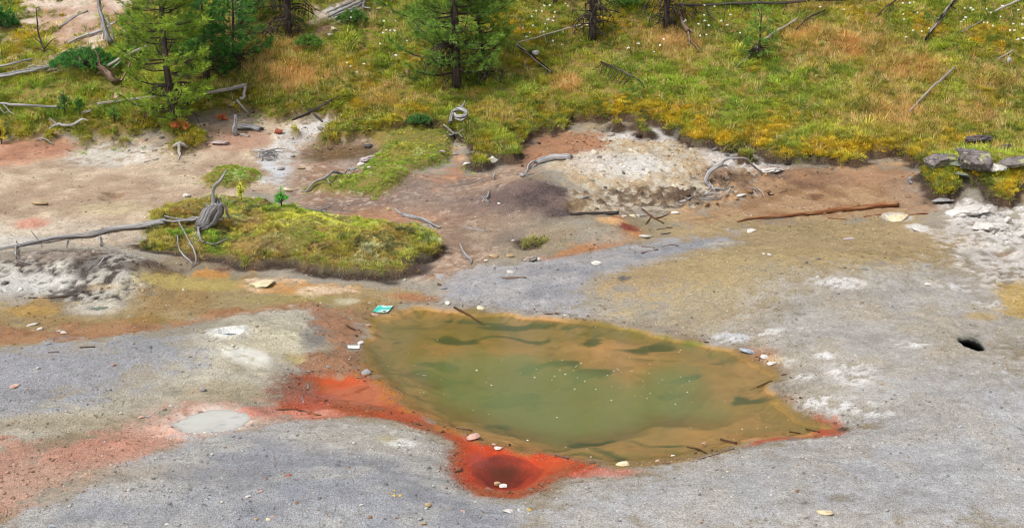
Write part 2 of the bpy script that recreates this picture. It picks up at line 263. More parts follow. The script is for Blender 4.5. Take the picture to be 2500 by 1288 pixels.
# pink outflow
lay(P([(-200,1140),(200,1064),(400,1006),(560,984),(700,982),(745,1000),(720,1022),(600,1040),(480,1074),(350,1115),(200,1185),(60,1250),(-200,1340)], .34, .25) * .9, (190,150,130), (168,126,108)); lay(E(470, 1045, 130, 28, .6) * .75, (216,176,158)); lay(E(515, 1028, 88, 36, .3), (212,196,184)); lay(E(640, 1003, 60, 12) * .7, (196,120,98)); lay(E(250, 1100, 140, 26) * .5, (190, 132, 110))
# grey dome at the near left
lay(P([(-200,1380),(60,1262),(200,1195),(350,1125),(480,1080),(620,1045),(760,1032),(900,1030),(1040,1062),(1095,1100),(1100,1150),(1140,1200),(1300,1240),(1250,1400)], .18, .14), (150,152,158), (162,161,158)); lay(E(900, 1070, 190, 36, .6) * .7, (182,176,164)); lay(E(978, 1082, 38, 11, .5, .3), (218,216,210)); lay(E(945, 1070, 26, 9) * .6, (185,172,128)); lay(E(640, 1230, 330, 60, .7) * .6, (142,146,154)); lay(E(300, 1160, 130, 24, .7) * .45, (165,150,128))
# red iron mud
lay(np.clip(P(REDZ, .16, .12) + P([(785,752),(850,768),(888,800),(872,850),(892,902),(820,908),(752,902),(800,850)], .2, .15), 0, 1) * .7, (150,112,92), (136,102,84))
lay(P(REDZ, .06, .05), (180,68,16), (160,80,40)); lay(E(880, 958, 82, 34, .4, .2) * .6, (186,112,80)); lay(E(838, 930, 55, 16) * .6, (202,76,22)); lay(E(985, 1010, 60, 16) * .8, (186,76,30)); lay(E(705, 950, 60, 34, .6, .3) * .85, (138,100,84)); lay(E(770, 975, 60, 20, .5, .5) * .7, (170,92,74)); lay(E(1225, 1140, 120, 62, .35), (186,60,10)); lay(E(1228, 1143, 66, 32, .3), (140,42,16)); lay(E(1165, 1128, 26, 22) * .8, (150,62,52)); lay(E(1330, 1120, 90, 26) * .8, (188,62,12)); lay(E(1460, 1150, 90, 12, .5, .4) * .7, (206,120,98)); lay(E(760,1010,70,10,.5,.5)*.7,(214,150,130))
lay(P([(785,752),(850,768),(888,800),(872,850),(892,902),(820,908),(752,902),(800,850)], .12, .12), (172,126,94), (152,112,84))
lay(P([(1960,1032),(1995,1014),(2078,1044),(2056,1060),(1900,1076),(1800,1092),(1850,1070)], .05, .05), (194,78,46)); lay(P([(1440,1124),(1600,1108),(1800,1066),(1850,1078),(1760,1104),(1650,1130),(1500,1146)], .08, .08) * .9, (146,118,64)); lay(E(2060, 1046, 14, 5), (60,40,34))
WET = np.maximum(WET, P(REDZ, .06, .05) * .3)
# dark wet rim where gravel meets the water
rim = np.exp(-((shore + 0.07) / 0.06) ** 2) * sstep(-.4, .4, n_c + n_f); lay(rim * .55, (112, 92, 70)); WET = np.maximum(WET, np.exp(-((shore + 0.02) / 0.06) ** 2) * .8)
# pool bed: ochre silt with drowned dark-green mats
pb = sstep(-0.02, 0.10, sd_pool)
lay(pb, (202,150,90), (190,142,80))
edge_g = pb * np.exp(-((sd_pool - 0.10) / 0.14) ** 2) * sstep(-0.2, 0.6, n_a + YY * 0.25 - 3.45 + n_b * .3); lay(edge_g * .8, (136,128,44), (112,116,40))
lay(P([(900,790),(960,755),(1100,750),(1300,770),(1500,790),(1540,815),(1380,835),(1200,835),(1050,850),(980,900),(930,900),(885,860)], .25, .25) * .75 * pb, (146,120,58), (130,108,48))
lay(P([(885,885),(950,925),(1012,980),(1100,1032),(1190,1075),(1110,1056),(1000,1008),(925,942),(880,908)], .08, .08) * .9, (150,108,40), (166,106,38)); lay(P([(1700,1080),(1900,1000),(1990,1030),(1960,1052),(1800,1078),(1700,1100)], .2, .12) * .5, (180,120,64)); lay(E(1850, 890, 60, 40) * .5, (180,112,64)); lay(E(1520, 868, 90, 30, .5) * .7 * pb, (200,146,92))
lay(P([(1450,1118),(1600,1102),(1760,1072),(1790,1086),(1640,1116),(1500,1134)], .08, .08) * .8, (130,112,40))
lay(pb * sstep(-.1, .6, lump + .5 * n_b) * .4, (156,130,64)); lay(pb * sstep(.2, .7, -lump + .4 * n_b) * .5, (206,158,104))
lay(np.exp(-((sd_pool - .04) / .09) ** 2) * (sd_pool > -.05) * sstep(-.5, .4, n_b + n_a) * .8, (136,108,58), (120,100,52))
lay(P([(1480,785),(1600,806),(1700,828),(1790,852),(1770,862),(1660,838),(1540,812)], .06, .08) * .8 * pb, (112,126,44))
lay(P([(1330,850),(1450,832),(1560,822),(1640,845),(1600,880),(1560,912),(1500,890),(1400,870)], .12, .15) * .8 * pb, (210,158,102)); lay(P([(1130,1040),(1250,1078),(1400,1100),(1560,1092),(1700,1060),(1850,1010),(1880,1040),(1700,1085),(1500,1115),(1300,1100),(1180,1075)], .12, .12) * .7 * pb, (200,148,90))
def wisp(cx, cy, rx, ry):
    q = GXY([(cx, cy), (cx + rx, cy), (cx, cy - ry), (cx, cy + ry)]); a = abs(q[1, 0] - q[0, 0]); b = abs(q[2, 1] - q[3, 1]) / 2; X_ = XX + .18 * lump + .08 * n_b; Y_ = YY + .16 * fbm(XX * .45, YY, .6, 3, 31) + .06 * n_b
    return 1 - sstep(.15, 1.45, np.sqrt(((X_ - q[0, 0]) / a) ** 2 + ((Y_ - (q[2, 1] + q[3, 1]) / 2) / b) ** 2) + .35 * n_b)
mats = np.zeros(XX.shape)
for w_ in [(1090,778,110,9),(1230,795,70,10),(1010,800,50,9),(1340,782,60,9),(1480,828,32,14),(1420,800,60,7),(1620,848,44,9),(1750,888,70,11),(1705,1000,46,14),(1500,1035,44,18),(1640,1080,70,7),(1420,1082,60,7),(905,880,34,10),(1290,768,60,6),(1160,840,70,9),(1290,850,60,10),(1690,930,60,14),(1560,960,60,14),(1330,900,70,14),(1800,990,30,10),(1230,970,60,10),(960,840,36,8),(1080,905,46,12),(1440,930,50,10),(1860,960,30,6),(1170,770,60,7),(1650,1010,50,9)]: mats = np.maximum(mats, wisp(*w_))
rn = fbm(XX * .55 + .35 * lump, YY * 1.5 + .5 * fbm(XX, YY, .8, 3, 33), .5, 5, 35); mats = sstep(.0, .55, rn + 1.05 * mats - .36) * sstep(.05, .2, sd_pool); lay(mats * .95, (70,70,28), (88,84,34))
specks = sstep(.45, .75, n_f + .6 * n_c) * pb * sstep(0, .5, 1 - sd_pool * 2); lay(specks * .45, (84,74,34))
# turf soils
VEG = np.maximum.reduce([sstep(-0.02, 0.08, sd_hill), sstep(0.0, 0.08, sd_md), sstep(0, .06, sd_m2), sstep(0, .06, sd_m3)])
bare = np.maximum.reduce([P([(70,0),(240,-20),(340,-20),(310,40),(250,95),(190,120),(110,140),(80,90)], .3, .35), P([(770,60),(800,20),(860,-10),(900,10),(870,35),(820,55),(800,85),(775,80)], .2, .2), E(150, 150, 70, 22) * .6, E(60, 60, 60, 60) * .35])
VEG = VEG * (1 - bare)
lay(VEG, (124,116,56), (140,118,64)); lay(bare * sstep(0, .1, sd_hill), (186,152,130), (206,188,172)); lay(E(835, 32, 45, 18, .5, .3), (210,206,202)); lay(E(790, 75, 25, 20) * .8, (140,98,76))
lay(E(600, 345, 60, 25, .5) * .5 * (1 - VEG), (190,140,116))
# dark peat of the undercut edges (bare humus plus painted-in overhang shade)
peat_shade = np.maximum(np.exp(-((sd_md + 0.02) / 0.085) ** 2) * (YY < mc[1] - 0.1), np.exp(-((sd_hill - 0.01) / 0.11) ** 2) * (.6 + .4 * sstep(-.9, -.2, n_b + n_c * .6)) * (.25 + .75 * sstep(-2.5, -1.0, XX))); lay(np.clip(peat_shade * 1.2, 0, 1), (54,42,32), (78,58,42))
lay(E(1020, 655, 38, 18) * .9, (78,62,58))
GRIT = GRIT * (1 - VEG * .5) * (1 - sstep(0, .1, sd_pool)) * (1 - .6 * sstep(0, .1, sd_red)); GRIT = GRIT * (1 - .75 * E(600, 864, 80, 24)) * (1 - .9 * E(515, 1028, 95, 40))
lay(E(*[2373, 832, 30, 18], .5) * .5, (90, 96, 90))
flow = fbm(XX * .35 + YY * .25, YY * 1.6 - XX * .5, .5, 4, 140); C = C * (1 - .10 * sstep(.15, .5, flow) * (1 - VEG) * sstep(0, .2, -shore))[..., None]
# weathering noise that belongs to the gravel itself
C *= (1 + 0.13 * n_b + 0.10 * n_c)[..., None] * (1 + 0.05 * n_f)[..., None]
C = np.clip(C, 0.004, 0.9)
# small relief
dry = sstep(0.02, 0.2, -shore)
H = H + (0.012 * n_b + 0.010 * n_c * sstep(-.2, .5, n_a + n_b) + 0.006 * n_f) * np.maximum(dry, 0.0) + 0.006 * n_b * (1 - dry) + 0.02 * VEG * n_c
crust = P([(-200,640),(40,632),(180,600),(300,618),(372,655),(372,708),(300,742),(200,742),(0,722),(-200,735)], .1) + P([(1560,500),(1640,440),(1760,390),(1925,410),(1900,470),(1750,505)], .1) + P([(2300,500),(2420,480),(2600,530),(2600,600),(2420,590),(2310,520)], .1) + .6 * P([(1400,330),(1690,340),(1700,480),(1450,510),(1390,450)], .2)
crust = crust - .75 * P([(-200,640),(40,632),(180,600),(300,618),(372,655),(372,708),(300,742),(200,742),(0,722),(-200,735)], .1) - .5 * P([(2300,500),(2420,480),(2600,530),(2600,600),(2420,590),(2310,520)], .1)
H = H + crust * (0.045 * n_c * (n_c > .1) + 0.02 * n_f - .05 * np.maximum(-n_b - .1, 0))

HM = np.where(shore > -.1, np.maximum(H, WATER_Z), H)                # from here things stand on the finished relief
def link_mesh(name, me, parent=None):
    o = bpy.data.objects.new(name, me); COL.objects.link(o)
    if parent is not None: o.parent = parent
    return o
def mesh_np(name, v, f, smooth=True):
    me = bpy.data.meshes.new(name); v = np.asarray(v, np.float32); f = np.asarray(f, np.int32); k = f.shape[1]
    me.vertices.add(len(v)); me.vertices.foreach_set('co', v.ravel())
    me.loops.add(f.size); me.loops.foreach_set('vertex_index', f.ravel())
    me.polygons.add(len(f)); me.polygons.foreach_set('loop_start', np.arange(len(f), dtype=np.int32) * k)
    try: me.polygons.foreach_set('loop_total', np.full(len(f), k, np.int32))
    except Exception: pass
    me.update(calc_edges=True)
    if smooth: me.polygons.foreach_set('use_smooth', np.ones(len(f), bool))
    me.validate(); return me
def attr(me, name, kind, data):
    a = me.attributes.new(name, kind, 'POINT'); data = np.asarray(data, np.float32)
    if kind == 'FLOAT_COLOR':
        if data.shape[1] == 3: data = np.hstack([data, np.ones((len(data), 1), np.float32)])
        a.data.foreach_set('color', data.ravel())
    elif kind == 'FLOAT_VECTOR': a.data.foreach_set('vector', data.ravel())
    else: a.data.foreach_set('value', data.ravel())
ny, nx = XX.shape
idx = np.arange(ny * nx).reshape(ny, nx)
quads = np.stack([idx[:-1, :-1], idx[:-1, 1:], idx[1:, 1:], idx[1:, :-1]], -1).reshape(-1, 4)
keepq = ~((vr < 1.0)[:-1, :-1] & (vr < 1.0)[1:, 1:] & (vr < 1.0)[1:, :-1] & (vr < 1.0)[:-1, 1:]).reshape(-1)
quads = quads[keepq]                                             # the steam vent is an open hole
bandv = (vr > .8) & (vr < 1.25); kk = np.where(bandv & (vr < 1.02) & (vr > .93), 1 / np.maximum(vr, .1), np.where(bandv & (vr <= .93), 1 / np.maximum(vr, .1) , 1.0))
XV = vc[0] + (XX - vc[0]) * kk; YV = vc[1] + (YY - vc[1]) * kk     # rim vertices pulled onto the hole's outline
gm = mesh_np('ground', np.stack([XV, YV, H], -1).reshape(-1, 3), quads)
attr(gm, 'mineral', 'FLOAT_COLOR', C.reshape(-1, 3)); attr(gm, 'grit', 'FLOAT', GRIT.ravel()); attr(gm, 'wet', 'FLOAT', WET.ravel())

# ------------------------------------------------------------------ node helpers and materials
class NT:
    def __init__(s, name):
        s.m = bpy.data.materials.new(name); s.m.use_nodes = True; s.t = s.m.node_tree; s.t.nodes.clear()
        s.out = s.t.nodes.new('ShaderNodeOutputMaterial')
    def n(s, kind, **kw):
        nd = s.t.nodes.new('ShaderNode' + kind)
        for k, v in kw.items():
            if k.startswith('i_'): nd.inputs[int(k[2:]) if k[2:].isdigit() else k[2:].replace('_', ' ')].default_value = v
            else: setattr(nd, k, v)
        return nd
    def l(s, a, b): s.t.links.new(a, b)
    def math(s, op, a, b=None, c=None, clamp=False):
        nd = s.n('Math', operation=op); nd.use_clamp = clamp
        for i, v in enumerate((a, b, c)):
            if v is None: continue
            if hasattr(v, 'is_linked'): s.l(v, nd.inputs[i])
            else: nd.inputs[i].default_value = v
        return nd.outputs[0]
    def mix(s, fac, a, b, bt='MIX'):
        nd = s.n('Mix', data_type='RGBA', blend_type=bt)
        for i, v in ((0, fac), (6, a), (7, b)):
            if hasattr(v, 'is_linked'): s.l(v, nd.inputs[i])
            elif i == 0: nd.inputs[0].default_value = v
            else: nd.inputs[i].default_value = (*v, 1) if len(v) == 3 else v
        return nd.outputs[2]
    def ramp(s, fac, stops):
        nd = s.n('ValToRGB'); s.l(fac, nd.inputs[0]); e = nd.color_ramp.elements
        while len(e) < len(stops): e.new(0.5)
        for el, (p, c) in zip(e, stops): el.position = p; el.color = (*c, 1) if hasattr(c, '__len__') else (c, c, c, 1)
        return nd.outputs[0]
    def attr(s, name, typ='GEOMETRY'):
        return s.n('Attribute', attribute_name=name, attribute_type=typ)
    def noise(s, vec, scale, detail=4, rough=0.5, out=0):
        nd = s.n('TexNoise'); nd.inputs['Scale'].default_value = scale; nd.inputs['Detail'].default_value = detail; nd.inputs['Roughness'].default_value = rough
        if vec is not None: s.l(vec, nd.inputs['Vector'])
        return nd.outputs[out]
    def vor(s, vec, scale, feature='F1'):
        nd = s.n('TexVoronoi', feature=feature); nd.inputs['Scale'].default_value = scale
        if vec is not None: s.l(vec, nd.inputs['Vector'])
        return nd
    def bump(s, h, strength, dist, prev=None):
        nd = s.n('Bump'); nd.inputs['Strength'].default_value = strength; nd.inputs['Distance'].default_value = dist; s.l(h, nd.inputs['Height'])
        if prev is not None: s.l(prev, nd.inputs['Normal'])
        return nd.outputs[0]
    def principled(s, color, rough, normal=None, spec=0.3, **kw):
        b = s.n('BsdfPrincipled')
        if hasattr(color, 'is_linked'): s.l(color, b.inputs['Base Color'])
        else: b.inputs['Base Color'].default_value = (*color, 1)
        if hasattr(rough, 'is_linked'): s.l(rough, b.inputs['Roughness'])
        else: b.inputs['Roughness'].default_value = rough
        b.inputs['Specular IOR Level'].default_value = spec
        if normal is not None: s.l(normal, b.inputs['Normal'])
        return b
    def done(s, sh): s.l(sh.outputs[0] if hasattr(sh, 'outputs') else sh, s.out.inputs[0]); return s.m

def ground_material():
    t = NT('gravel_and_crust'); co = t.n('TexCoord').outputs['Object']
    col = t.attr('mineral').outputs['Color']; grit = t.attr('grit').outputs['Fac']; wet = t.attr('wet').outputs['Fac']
    v1 = t.vor(co, 74); v2 = t.vor(co, 30); v3 = t.vor(co, 170)
    r1 = t.n('SeparateColor'); t.l(v1.outputs['Color'], r1.inputs[0]); r2 = t.n('SeparateColor'); t.l(v2.outputs['Color'], r2.inputs[0]); r3 = t.n('SeparateColor'); t.l(v3.outputs['Color'], r3.inputs[0])
    # stone-to-stone brightness, two sizes
    a = t.math('SUBTRACT', r1.outputs[0], 0.5); b = t.math('SUBTRACT', r3.outputs[0], 0.5); c = t.math('SUBTRACT', r2.outputs[0], 0.5)
    s = t.math('ADD', t.math('MULTIPLY', a, 0.85), t.math('ADD', t.math('MULTIPLY', b, 0.7), t.math('MULTIPLY', c, 0.35)))
    mul = t.math('ADD', 1.0, t.math('MULTIPLY', s, grit))
    mc_ = t.n('CombineColor'); [t.l(mul, mc_.inputs[i]) for i in range(3)]
    base = t.mix(1.0, col, mc_.outputs[0], 'MULTIPLY')
    # odd grains: pale, rusty and dark ones
    pale = t.math('MULTIPLY', t.math('GREATER_THAN', r3.outputs[2], 0.965), t.math('MULTIPLY', grit, .9), clamp=True)
    base = t.mix(pale, base, tuple(alb((226, 222, 214))))
    rust = t.math('MULTIPLY', t.math('GREATER_THAN', r1.outputs[2], 0.93), t.math('MULTIPLY', grit, 0.7), clamp=True)
    base = t.mix(rust, base, tuple(alb((150, 112, 80))))
    dark = t.math('MULTIPLY', t.math('LESS_THAN', r3.outputs[1], 0.10), t.math('MULTIPLY', grit, 0.9), clamp=True)
    base = t.mix(dark, base, tuple(alb((78, 72, 66))))
    hgt = t.math('ADD', t.math('MULTIPLY', v1.outputs['Distance'], -1.0), t.math('MULTIPLY', t.noise(co, 30, 5, 0.6), 1.6))
    bs = t.n('Bump'); bs.inputs['Distance'].default_value = 0.012; t.l(hgt, bs.inputs['Height']); t.l(t.math('MULTIPLY', grit, 1.2, clamp=True), bs.inputs['Strength'])
    rough = t.math('SUBTRACT', 0.95, t.math('MULTIPLY', wet, 0.6))
    return t.done(t.principled(base, rough, bs.outputs[0], 0.3))
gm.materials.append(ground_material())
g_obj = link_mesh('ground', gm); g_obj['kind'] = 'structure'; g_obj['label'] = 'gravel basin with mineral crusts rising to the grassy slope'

def vent_shaft():
    n = 40; a = np.arange(n) / n * 2 * np.pi; V = []
    for k, z in ((1.12, -.006), (1.0, -.03), (.98, -.09), (1.5, -.16), (1.9, -.32), (1.5, -.6), (.2, -.68)):
        x = vc[0] + np.cos(a) * .132 * k * (1 + .06 * np.sin(3 * a + k * 5)); y = vc[1] + np.sin(a) * .25 * k * (1 + .06 * np.cos(4 * a + k * 3)); V.append(np.stack([x, y, gsample(H, x, y) * (z > -.01) + float(gsample(H, vc[0] + .2, vc[1])) * (z <= -.01) + z], -1))
    V = np.array(V); m = len(V); F = [(k * n + j, k * n + (j + 1) % n, (k + 1) * n + (j + 1) % n, (k + 1) * n + j) for k in range(m - 1) for j in range(n)]
    me = mesh_np('vent_shaft', V.reshape(-1, 3), F); t = NT('vent_rock_depth_shade'); co = t.n('TexCoord').outputs['Object']
    pz = t.n('SeparateXYZ'); t.l(co, pz.inputs[0]); zt = float(gsample(H, vc[0] + .2, vc[1])); dk = t.ramp(t.math('ADD', t.math('MULTIPLY', t.math('SUBTRACT', zt, pz.outputs[2]), 5.0), t.math('MULTIPLY', t.noise(co, 25, 4), .35), clamp=True), [(.28, 0.0), (.52, 1.0)])  # lit upper wall and shade of the depth painted into the rock colour
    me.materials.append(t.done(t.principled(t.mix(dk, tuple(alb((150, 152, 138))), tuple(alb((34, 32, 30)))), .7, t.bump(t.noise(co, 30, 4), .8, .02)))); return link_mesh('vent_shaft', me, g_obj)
vent_shaft()['label'] = 'rock shaft of the open steam vent, shade painted in by depth'

# ------------------------------------------------------------------ pool water
def water_material(name, dens, rough=0.03, sheen=1.0, ripple=0.12, mud=False):
    t = NT(name); co = t.n('TexCoord').outputs['Object']; dp = t.attr('depth').outputs['Fac']
    k = t.math('SUBTRACT', 1.0, t.math('POWER', 2.718, t.math('MULTIPLY', t.math('ADD', dp, .015), -dens)), clamp=True)
    cloudy = t.math('ADD', 0.86, t.math('MULTIPLY', t.noise(co, 1.4, 3, 0.55), 0.28))
    k = t.math('MULTIPLY', k, cloudy, clamp=True)
    mk = t.attr('murk').outputs['Color']
    if mud:
        mk = t.mix(t.ramp(t.noise(co, 5, 4, .6), [(.56, 0.0), (.7, .6)]), mk, tuple(srgb((140, 148, 158), .8)))
    d = t.n('BsdfDiffuse'); t.l(t.mix(t.noise(co, 0.8, 3), mk, t.mix(1.0, mk, (0.86, 1.0, 0.92), 'MULTIPLY')), d.inputs[0])
    tr = t.n('BsdfTransparent'); tr.inputs[0].default_value = (0.97, 0.95, 0.88, 1)
    m = t.n('MixShader'); t.l(k, m.inputs[0]); t.l(tr.outputs[0], m.inputs[1]); t.l(d.outputs[0], m.inputs[2])
    gl = t.n('BsdfGlossy'); gl.inputs['Roughness'].default_value = rough
    nb = t.bump(t.noise(co, 9, 3, 0.6), ripple, 0.01); t.l(nb, gl.inputs['Normal'])
    fr = t.n('Fresnel'); fr.inputs['IOR'].default_value = 1.33; t.l(nb, fr.inputs['Normal'])
    m2 = t.n('MixShader'); t.l(t.math('MULTIPLY', fr.outputs[0], sheen), m2.inputs[0]); t.l(m.outputs[0], m2.inputs[1]); t.l(gl.outputs[0], m2.inputs[2])
    return t.done(m2)
def water_sheet(name, lvl, x0, x1, y0, y1, step, mat, keep, label, murk):
    xs = np.arange(x0, x1 + step, step); ys = np.arange(y0, y1 + step, step); X, Y = np.meshgrid(xs, ys)
    D = lvl - gsample(H, X, Y); ok = keep(X, Y) & (D > -0.02)
    iy, ix = X.shape; id_ = np.arange(iy * ix).reshape(iy, ix)
    cell = ok[:-1, :-1] | ok[:-1, 1:] | ok[1:, 1:] | ok[1:, :-1]
    q = np.stack([id_[:-1, :-1], id_[:-1, 1:], id_[1:, 1:], id_[1:, :-1]], -1)[cell]
    u, inv = np.unique(q, return_inverse=True); v = np.stack([X, Y, np.full(X.shape, lvl)], -1).reshape(-1, 3)[u]
    me = mesh_np(name, v, inv.reshape(-1, 4)); attr(me, 'depth', 'FLOAT', np.maximum(D.ravel()[u], 0)); mk = murk(v[:, 0], v[:, 1]) if callable(murk) else np.tile(murk, (len(v), 1)); attr(me, 'murk', 'FLOAT_COLOR', mk); me.materials.append(mat)
    o = link_mesh(name, me); o['kind'] = 'structure'; o['label'] = label; return o
pb0 = np.vstack([PL['POOL'], PL['REDWET']]); lo, hi = pb0.min(0) - .2, pb0.max(0) + .2
sd_shore = shore
def pool_murk(x, y):
    a = srgb((126, 134, 80), .72); b = srgb((106, 46, 16), .62); r = np.sqrt((x - pit[0]) ** 2 + (y - pit[1]) ** 2); k = (1 - sstep(0.45, 0.75, r))[:, None]
    return a * (1 - k) + b * k
water_sheet('water', WATER_Z, lo[0], hi[0], lo[1], hi[1], 0.03, water_material('pool_water', 5.2, 0.04, .75), lambda X, Y: gsample(sd_shore, X, Y) > -0.12, 'murky green and ochre hot spring water filling the pool', pool_murk)
mud_mat = water_material('mud_water', 60.0, 0.06, .8, .2, True)
for (c, rx, ry), colr, lab in zip(potw, [(206,199,195), (92,114,138), (120,126,116)], ['pale pinkish mud pot with a cracked skin', 'small blue-grey mud pool inside a white crust ring', 'small grey puddle below the white crusted ledge']):
    zc = float(gsample(H, c[0], c[1])) + 0.022
    water_sheet('mud_pool', zc, c[0] - rx * 1.5, c[0] + rx * 1.5, c[1] - ry * 1.5, c[1] + ry * 1.5, 0.015, mud_mat, lambda X, Y, c=c, rx=rx, ry=ry: ((X - c[0]) / rx) ** 2 + ((Y - c[1]) / ry) ** 2 < 1.7, lab, srgb(colr, .8))
# ------------------------------------------------------------------ scattered ground cover (grass, moss, gravel: what nobody could count)
rng = np.random.RandomState(7); random.seed(7)
def leaf_material(name, src='INSTANCER', trans=0.4, rough=0.7, vary=0.5):
    t = NT(name)
    col = t.attr('tint', src).outputs['Color']
    if src == 'INSTANCER':
        r = t.attr('shade_var').outputs['Fac']
        k = t.math('ADD', 1 - vary / 2, t.math('MULTIPLY', r, vary)); cc = t.n('CombineColor'); t.l(k, cc.inputs[0]); t.l(k, cc.inputs[1]); t.l(t.math('MULTIPLY', k, k), cc.inputs[2])
        col = t.mix(1.0, col, cc.outputs[0], 'MULTIPLY')
    p = t.principled(col, rough, None, 0.25)
    tl = t.n('BsdfTranslucent'); t.l(col, tl.inputs[0])
    m = t.n('MixShader'); m.inputs[0].default_value = trans; t.l(p.outputs[0], m.inputs[1]); t.l(tl.outputs[0], m.inputs[2])
    return t.done(m)
def tuft_mesh(name, n, h, spread, width, bend, segs=2, seed=0, mat=None, flat_base=0.0):
    r = random.Random(seed); v = []; f = []; sv = []
    for i in range(n):
        a = r.uniform(0, 2 * math.pi); b = a + r.uniform(-.6, .6); rad = spread * math.sqrt(r.random()); hh = h * r.uniform(.55, 1.0); be = bend * r.uniform(.3, 1.2); w = width * r.uniform(.7, 1.2)
        bx, by = math.cos(a) * rad, math.sin(a) * rad; dx, dy = math.cos(b), math.sin(b); sx, sy = -dy, dx; q = r.random(); base = len(v)
        for s in range(segs):
            t = s / segs; o = be * t * t * hh; ww = w * (1 - 0.75 * t) / 2
            v += [(bx + dx * o - sx * ww, by + dy * o - sy * ww, hh * t * (1 - .25 * be * t) - flat_base), (bx + dx * o + sx * ww, by + dy * o + sy * ww, hh * t * (1 - .25 * be * t) - flat_base)]; sv += [q, q]
        v.append((bx + dx * be * hh, by + dy * be * hh, hh * (1 - .25 * be) - flat_base)); sv.append(q)
        for s in range(segs - 1): k = base + 2 * s; f += [(k, k + 1, k + 3), (k, k + 3, k + 2)]
        k = base + 2 * (segs - 1); f.append((k, k + 1, k + 2))
    me = mesh_np(name, v, f, False); attr(me, 'shade_var', 'FLOAT', sv); me.materials.append(mat)
    return me
def pebble_mesh(name, seed, mat):
    r = np.random.RandomState(seed); p = (1 + 5 ** .5) / 2
    v = np.array([(-1,p,0),(1,p,0),(-1,-p,0),(1,-p,0),(0,-1,p),(0,1,p),(0,-1,-p),(0,1,-p),(p,0,-1),(p,0,1),(-p,0,-1),(-p,0,1)]) / 1.9
    f = [(0,11,5),(0,5,1),(0,1,7),(0,7,10),(0,10,11),(1,5,9),(5,11,4),(11,10,2),(10,7,6),(7,1,8),(3,9,4),(3,4,2),(3,2,6),(3,6,8),(3,8,9),(4,9,5),(2,4,11),(6,2,10),(8,6,7),(9,8,1)]
    v = v * r.uniform(.7, 1.15, (12, 1)) * (1, r.uniform(.6, 1), r.uniform(.35, .65))
    me = mesh_np(name, v, f, False); attr(me, 'shade_var', 'FLOAT', np.full(12, .5)); me.materials.append(mat); return me
def scatter(name, label, cat, xyz, rot, scl, tint, protos):
    """one stuff object: points carrying rotation, size and colour, with small tufts instanced on them"""
    me = bpy.data.meshes.new(name); me.vertices.add(len(xyz)); me.vertices.foreach_set('co', np.asarray(xyz, np.float32).ravel())
    attr(me, 'rot', 'FLOAT_VECTOR', rot); attr(me, 'scl', 'FLOAT_VECTOR', scl); attr(me, 'tint', 'FLOAT_COLOR', tint)
    a = me.attributes.new('pick', 'INT', 'POINT'); a.data.foreach_set('value', rng.randint(0, len(protos), len(xyz)).astype(np.int32))
    o = link_mesh(name, me); o['kind'] = 'stuff'; o['label'] = label; o['category'] = cat
    t = bpy.data.node_groups.new(name + '_nodes', 'GeometryNodeTree')
    t.interface.new_socket('Geometry', in_out='INPUT', socket_type='NodeSocketGeometry'); t.interface.new_socket('Geometry', in_out='OUTPUT', socket_type='NodeSocketGeometry')
    N = t.nodes.new; gi = N('NodeGroupInput'); go = N('NodeGroupOutput'); iop = N('GeometryNodeInstanceOnPoints'); j = N('GeometryNodeJoinGeometry')
    for m in reversed(protos):
        po = bpy.data.objects.new(m.name, m); oi = N('GeometryNodeObjectInfo'); oi.inputs['Object'].default_value = po; oi.inputs['As Instance'].default_value = False
        g2i = N('GeometryNodeGeometryToInstance'); t.links.new(oi.outputs['Geometry'], g2i.inputs[0]); t.links.new(g2i.outputs[0], j.inputs[0])
    def na(nm, ty): q = N('GeometryNodeInputNamedAttribute'); q.data_type = ty; q.inputs[0].default_value = nm; return q.outputs[0]
    t.links.new(gi.outputs[0], iop.inputs['Points']); t.links.new(j.outputs[0], iop.inputs['Instance']); iop.inputs['Pick Instance'].default_value = True
    t.links.new(na('pick', 'INT'), iop.inputs['Instance Index'])
    e2r = N('FunctionNodeEulerToRotation'); t.links.new(na('rot', 'FLOAT_VECTOR'), e2r.inputs[0]); t.links.new(e2r.outputs[0], iop.inputs['Rotation'])
    t.links.new(na('scl', 'FLOAT_VECTOR'), iop.inputs['Scale']); t.links.new(iop.outputs[0], go.inputs[0])
    md = o.modifiers.new('scatter', 'NODES'); md.node_group = t; return o
def pts_in(n, x0, x1, y0, y1, weight):
    """random places in view, kept with probability weight(x, y)"""
    y = rng.uniform(y0, y1, n); x = rng.uniform(-1, 1, n) * (y * 0.375 + 0.6)
    k = (x > x0) & (x < x1); x, y = x[k], y[k]; w = weight(x, y); k = rng.rand(len(x)) < w; return x[k], y[k]
M_leaf = leaf_material('grass_blades'); M_moss = leaf_material('moss_sprigs', trans=0.3, rough=0.85); 
def peb_mat():
    t = NT('pebble_stone'); col = t.attr('tint', 'INSTANCER').outputs['Color']; co = t.n('TexCoord').outputs['Object']
    n = t.noise(co, 6, 4); return t.done(t.principled(t.mix(0.5, col, t.mix(1.0, col, t.ramp(n, [(0.3, .55), (.7, 1.3)]), 'MULTIPLY')), .9))
M_peb = peb_mat()
